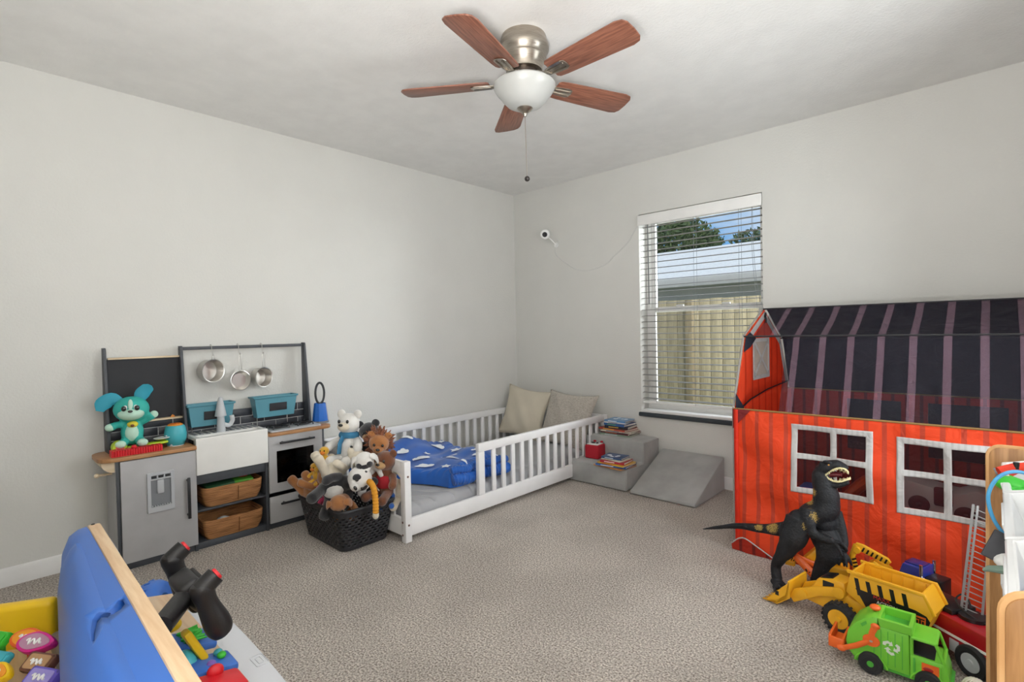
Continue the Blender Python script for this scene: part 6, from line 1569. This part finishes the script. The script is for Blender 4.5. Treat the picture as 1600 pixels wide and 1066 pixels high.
for dx, dy, c_ in ((-.018, .018, m_turq), (-.002, .020, m_gn), (.015, -.005, mat('toy_purple', '#7d5bb0', .4))): CC().ell((p.x+dx, p.y+dy, p.z+.019), (.009, .009, .007)).build('push_button', c_, m2)
p, m3 = module(345, 1075, .07, .085, m_redp)
CC().ell((p.x-.03, p.y+.0, p.z+.020), (.012, .016, .014)).build('red_knob', m_redp, m3)
p = dash(322, 1042); CC().box((p.x-.02, p.y-.015, p.z+.045), (.038, .016, .075), rot=(math.radians(25), math.radians(-8), 0), bev=.006).build('yellow_lever', m_cyl, cs)
p = dash(300, 1040); CC().ell((p.x, p.y-.01, p.z+.01), (.03, .02, .025)).build('turquoise_dial', m_turq, cs)
p = aty(268, 978, -3.375); CC().ell(tuple(p), (.014, .02, .014)).build('yellow_knob', m_cyl, cs)
# ringed wheel standing at the far end of the dashboard
wc = aty(243, 958, -3.32)
wo_ = CC().lathe([(.045, -.028), (.075, -.030), (.084, -.018), (.086, 0), (.084, .018), (.075, .030), (.045, .028), (.04, 0), (.045, -.028)], xf((wc.x, wc.y, wc.z), (0, math.radians(78), math.radians(60))), 40).build('toy_wheel', m_cbl, cs, sharp=60)
mb = CC()
for k in range(18):
    a = 2*PI*k/18; mb.box(tuple(xf((wc.x, wc.y, wc.z), (0, math.radians(78), math.radians(60))) @ Vector((.085*math.cos(a), .085*math.sin(a), 0))), (.006, .010, .014), rot=(0, math.radians(78), math.radians(60)), bev=.002)
mb.build('tread', m_cbl, wo_)
CC().ell((wc.x, wc.y, wc.z), (.03, .034, .034)).build('hub', m_cyl, wo_)
# black yoke
A = aty(258, 972, -3.412); Hb = aty(297, 922, -3.338)
ax = (Hb-A).normalized()
yk = CC(); yk.cyl(tuple(A-ax*.02), tuple(Hb), 0.0205, seg=20); yo = yk.build('shaft', m_cblk, cs)
ux = Vector((1, 0, 0)); ax = Vector((0, .9, .436)).normalized(); vy = ax.cross(ux).normalized()
if vy.z < 0: vy = -vy
Yf = Matrix((ux, vy, ax)).transposed().to_4x4(); Yf.translation = Hb
yk = MB(CO @ Yf); yk.box((0, 0, .0), (.092, .074, .046), bev=.012, seg=3); yk.box((-.005, -.0, .024), (.065, .052, .014), bev=.005); yk.build('yoke_hub', m_cblk, cs)
for s in (-1, 1):
    yk = MB(CO @ Yf)
    yk.tube([(s*.03, .0, 0), (s*.07, -.003, 0), (s*.10, .0, .004)], [(.020, .018)]*3, 12)
    gp_ = smoothpath([(s*.108, .052, .016), (s*.109, .035, .010), (s*.110, .0, .004), (s*.111, -.04, 0), (s*.111, -.066, -.002), (s*.111, -.078, -.002)], 3)
    gr = [.012, .020, .0235, .0235, .022, .0205, .021, .0225, .0245, .026, .026, .0255, .023, .020, .014, .006]
    yk.tube(gp_, [(r, r*.95) for r in gr], 18)
    yk.tube([(s*.109, .038, .008), (s*.109, .046, .044)], [.021, .0195], 18)
    h_ = yk.build('grip', m_cblk, cs)
    MB(CO @ Yf).tube([(s*.109, .046, .044), (s*.109, .0465, .050)], [.014, .012], 16).build('red_button', m_redp, h_)
# pale rounded tray around the console
outer = [atz(x, y, .345) for x, y in [(318, 942), (335, 949), (352, 961), (372, 979), (395, 1003), (420, 1031), (450, 1067), (475, 1098)]]
inner_y = -3.292
pl = [(p.x, p.y) for p in smoothpath(outer, 4)]
pl = [(v[0], v[1]) for v in pl]; x_end = pl[-1][0]
poly = [(1.66, inner_y)]+pl+[(x_end+.10, pl[-1][1]-.03), (x_end+.10, inner_y)]
tr_ = CC().prism(poly, .335, Matrix.Translation((0, 0, .01)), bev=.004).build('tray', m_cwh, cs, sharp=40)
e0 = atz(404, 1032, .346)
mb = CC(); q = rounded(e0.x-.026, e0.x+.026, e0.y-.012, e0.y+.016, .008, {'x-y-', 'x+y-', 'x+y+', 'x-y+'}, 4); mb.tube([(x, y, .3455) for x, y in q], .0011, 6, closed=True); q = rounded(e0.x-.015, e0.x+.015, e0.y-.004, e0.y+.008, .003, {'x-y-', 'x+y-', 'x+y+', 'x-y+'}, 3); mb.tube([(x, y, .3455) for x, y in q], .0008, 6, closed=True)
mb.build('embossed_mark', m_cwh, tr_)

# ------------------------------------------------------------------ alphabet activity table, far lower left
at_ = thing('activity_table', 'yellow-sided toddler activity table with birch top and flip-up letter pieces', 'activity table', (1.95, -3.74, 0))
AO = Matrix.Translation((-1.95, 3.74, 0)); AA = lambda: MB(AO)
AA().bx(1.70, 2.45, -3.93, -3.535, .40, .425, bev=.004).build('birch_top', m_cwd, at_)
AA().bx(1.72, 2.45, -3.925, -3.55, .0, .40, bev=.01).build('cabinet', m_cwd, at_)
e1 = Vector((1.728, -3.532, 0)); e2 = Vector((1.728-.25, -3.532-.40, 0)); e2 = Vector((1.60, -3.76, 0)); d = (e2-e1).normalized(); n = Vector((d.y, -d.x, 0))
wl = AA(); mid = (e1+e2)/2; wl.box((mid.x, mid.y, .36), ((e2-e1).length, .036, .33), rot=(0, 0, math.atan2(d.y, d.x)), bev=.012, seg=3); wl.build('yellow_end_panel', m_cyl, at_)
AA().bx(1.74, 2.45, -3.548, -3.518, .30, .452, bev=.012, seg=3).build('grey_side_rail', mat('rail_grey', '#8d8680', .5), at_)
def flip(px, py, w_, h_, d_, col, print_, rz, shape='disc', z=.475, nm='letter_flap', lbl=None):
    p = atz(px, py, z); M = AO @ Matrix.Translation(p) @ Matrix.Rotation(rz, 4, 'Z') @ Matrix.Rotation(math.radians(38), 4, 'X')
    if shape == 'disc': poly = [(w_*math.cos(a)*(1+.12*math.cos(2*a)), h_*math.sin(a)*(1-.18*math.cos(a))) for a in [2*PI*k/26 for k in range(26)]]
    else: poly = [(x, y) for x, y in rounded(-w_, w_, -h_, h_, min(w_, h_)*.35, {'x-y-', 'x+y-', 'x+y+', 'x-y+'}, 4)]
    o = MB(M).prism(poly, d_, None, bev=.004).build(nm, col, at_, sharp=40)
    MB(M).prism([(x*.78, y*.74) for x, y in poly], .002, Matrix.Translation((0, 0, d_-.0005))).build('picture_inset', print_, o)
    mb = MB(M); pts = [(-w_*.45+w_*.9*k/8, h_*.28*math.sin(k*2.3), d_+.002) for k in range(9)]; mb.tube(smoothpath(pts, 3), .0022, 6); mb.build('white_lettering', m_pl_white, o)
    MB(AO).cyl((p.x, p.y, .42), (p.x, p.y, p.z), .008, seg=12).build('stem', col, o)
    return o
R_ = math.radians
flip(49, 1001, .036, .021, .016, m_ora, mat('inset_amber', '#f09c2c', .5), R_(38), z=.48)
flip(63, 1008, .038, .021, .018, mat('magenta', '#d4258a', .4), mat('inset_mauve', '#b98aa4', .5), R_(38), z=.492)
flip(68, 1040, .032, .018, .018, mat('brown_toy', '#6b4230', .45), mat('inset_tan', '#b79066', .5), R_(32), 'sq', z=.487)
flip(72, 1064, .034, .018, .018, mat('violet', '#6251b4', .4), mat('inset_lilac', '#9a8fd0', .5), R_(30), 'sq', z=.487)
flip(1, 1004, .024, .018, .016, m_gn, m_gn, R_(30), 'sq', z=.475)
flip(1, 1036, .024, .018, .016, m_turq, m_turq, R_(30), 'sq', z=.475)
flip(3, 1056, .028, .020, .016, m_cyl, mat('inset_amber', '#f09c2c', .5), R_(30), 'disc', z=.475)
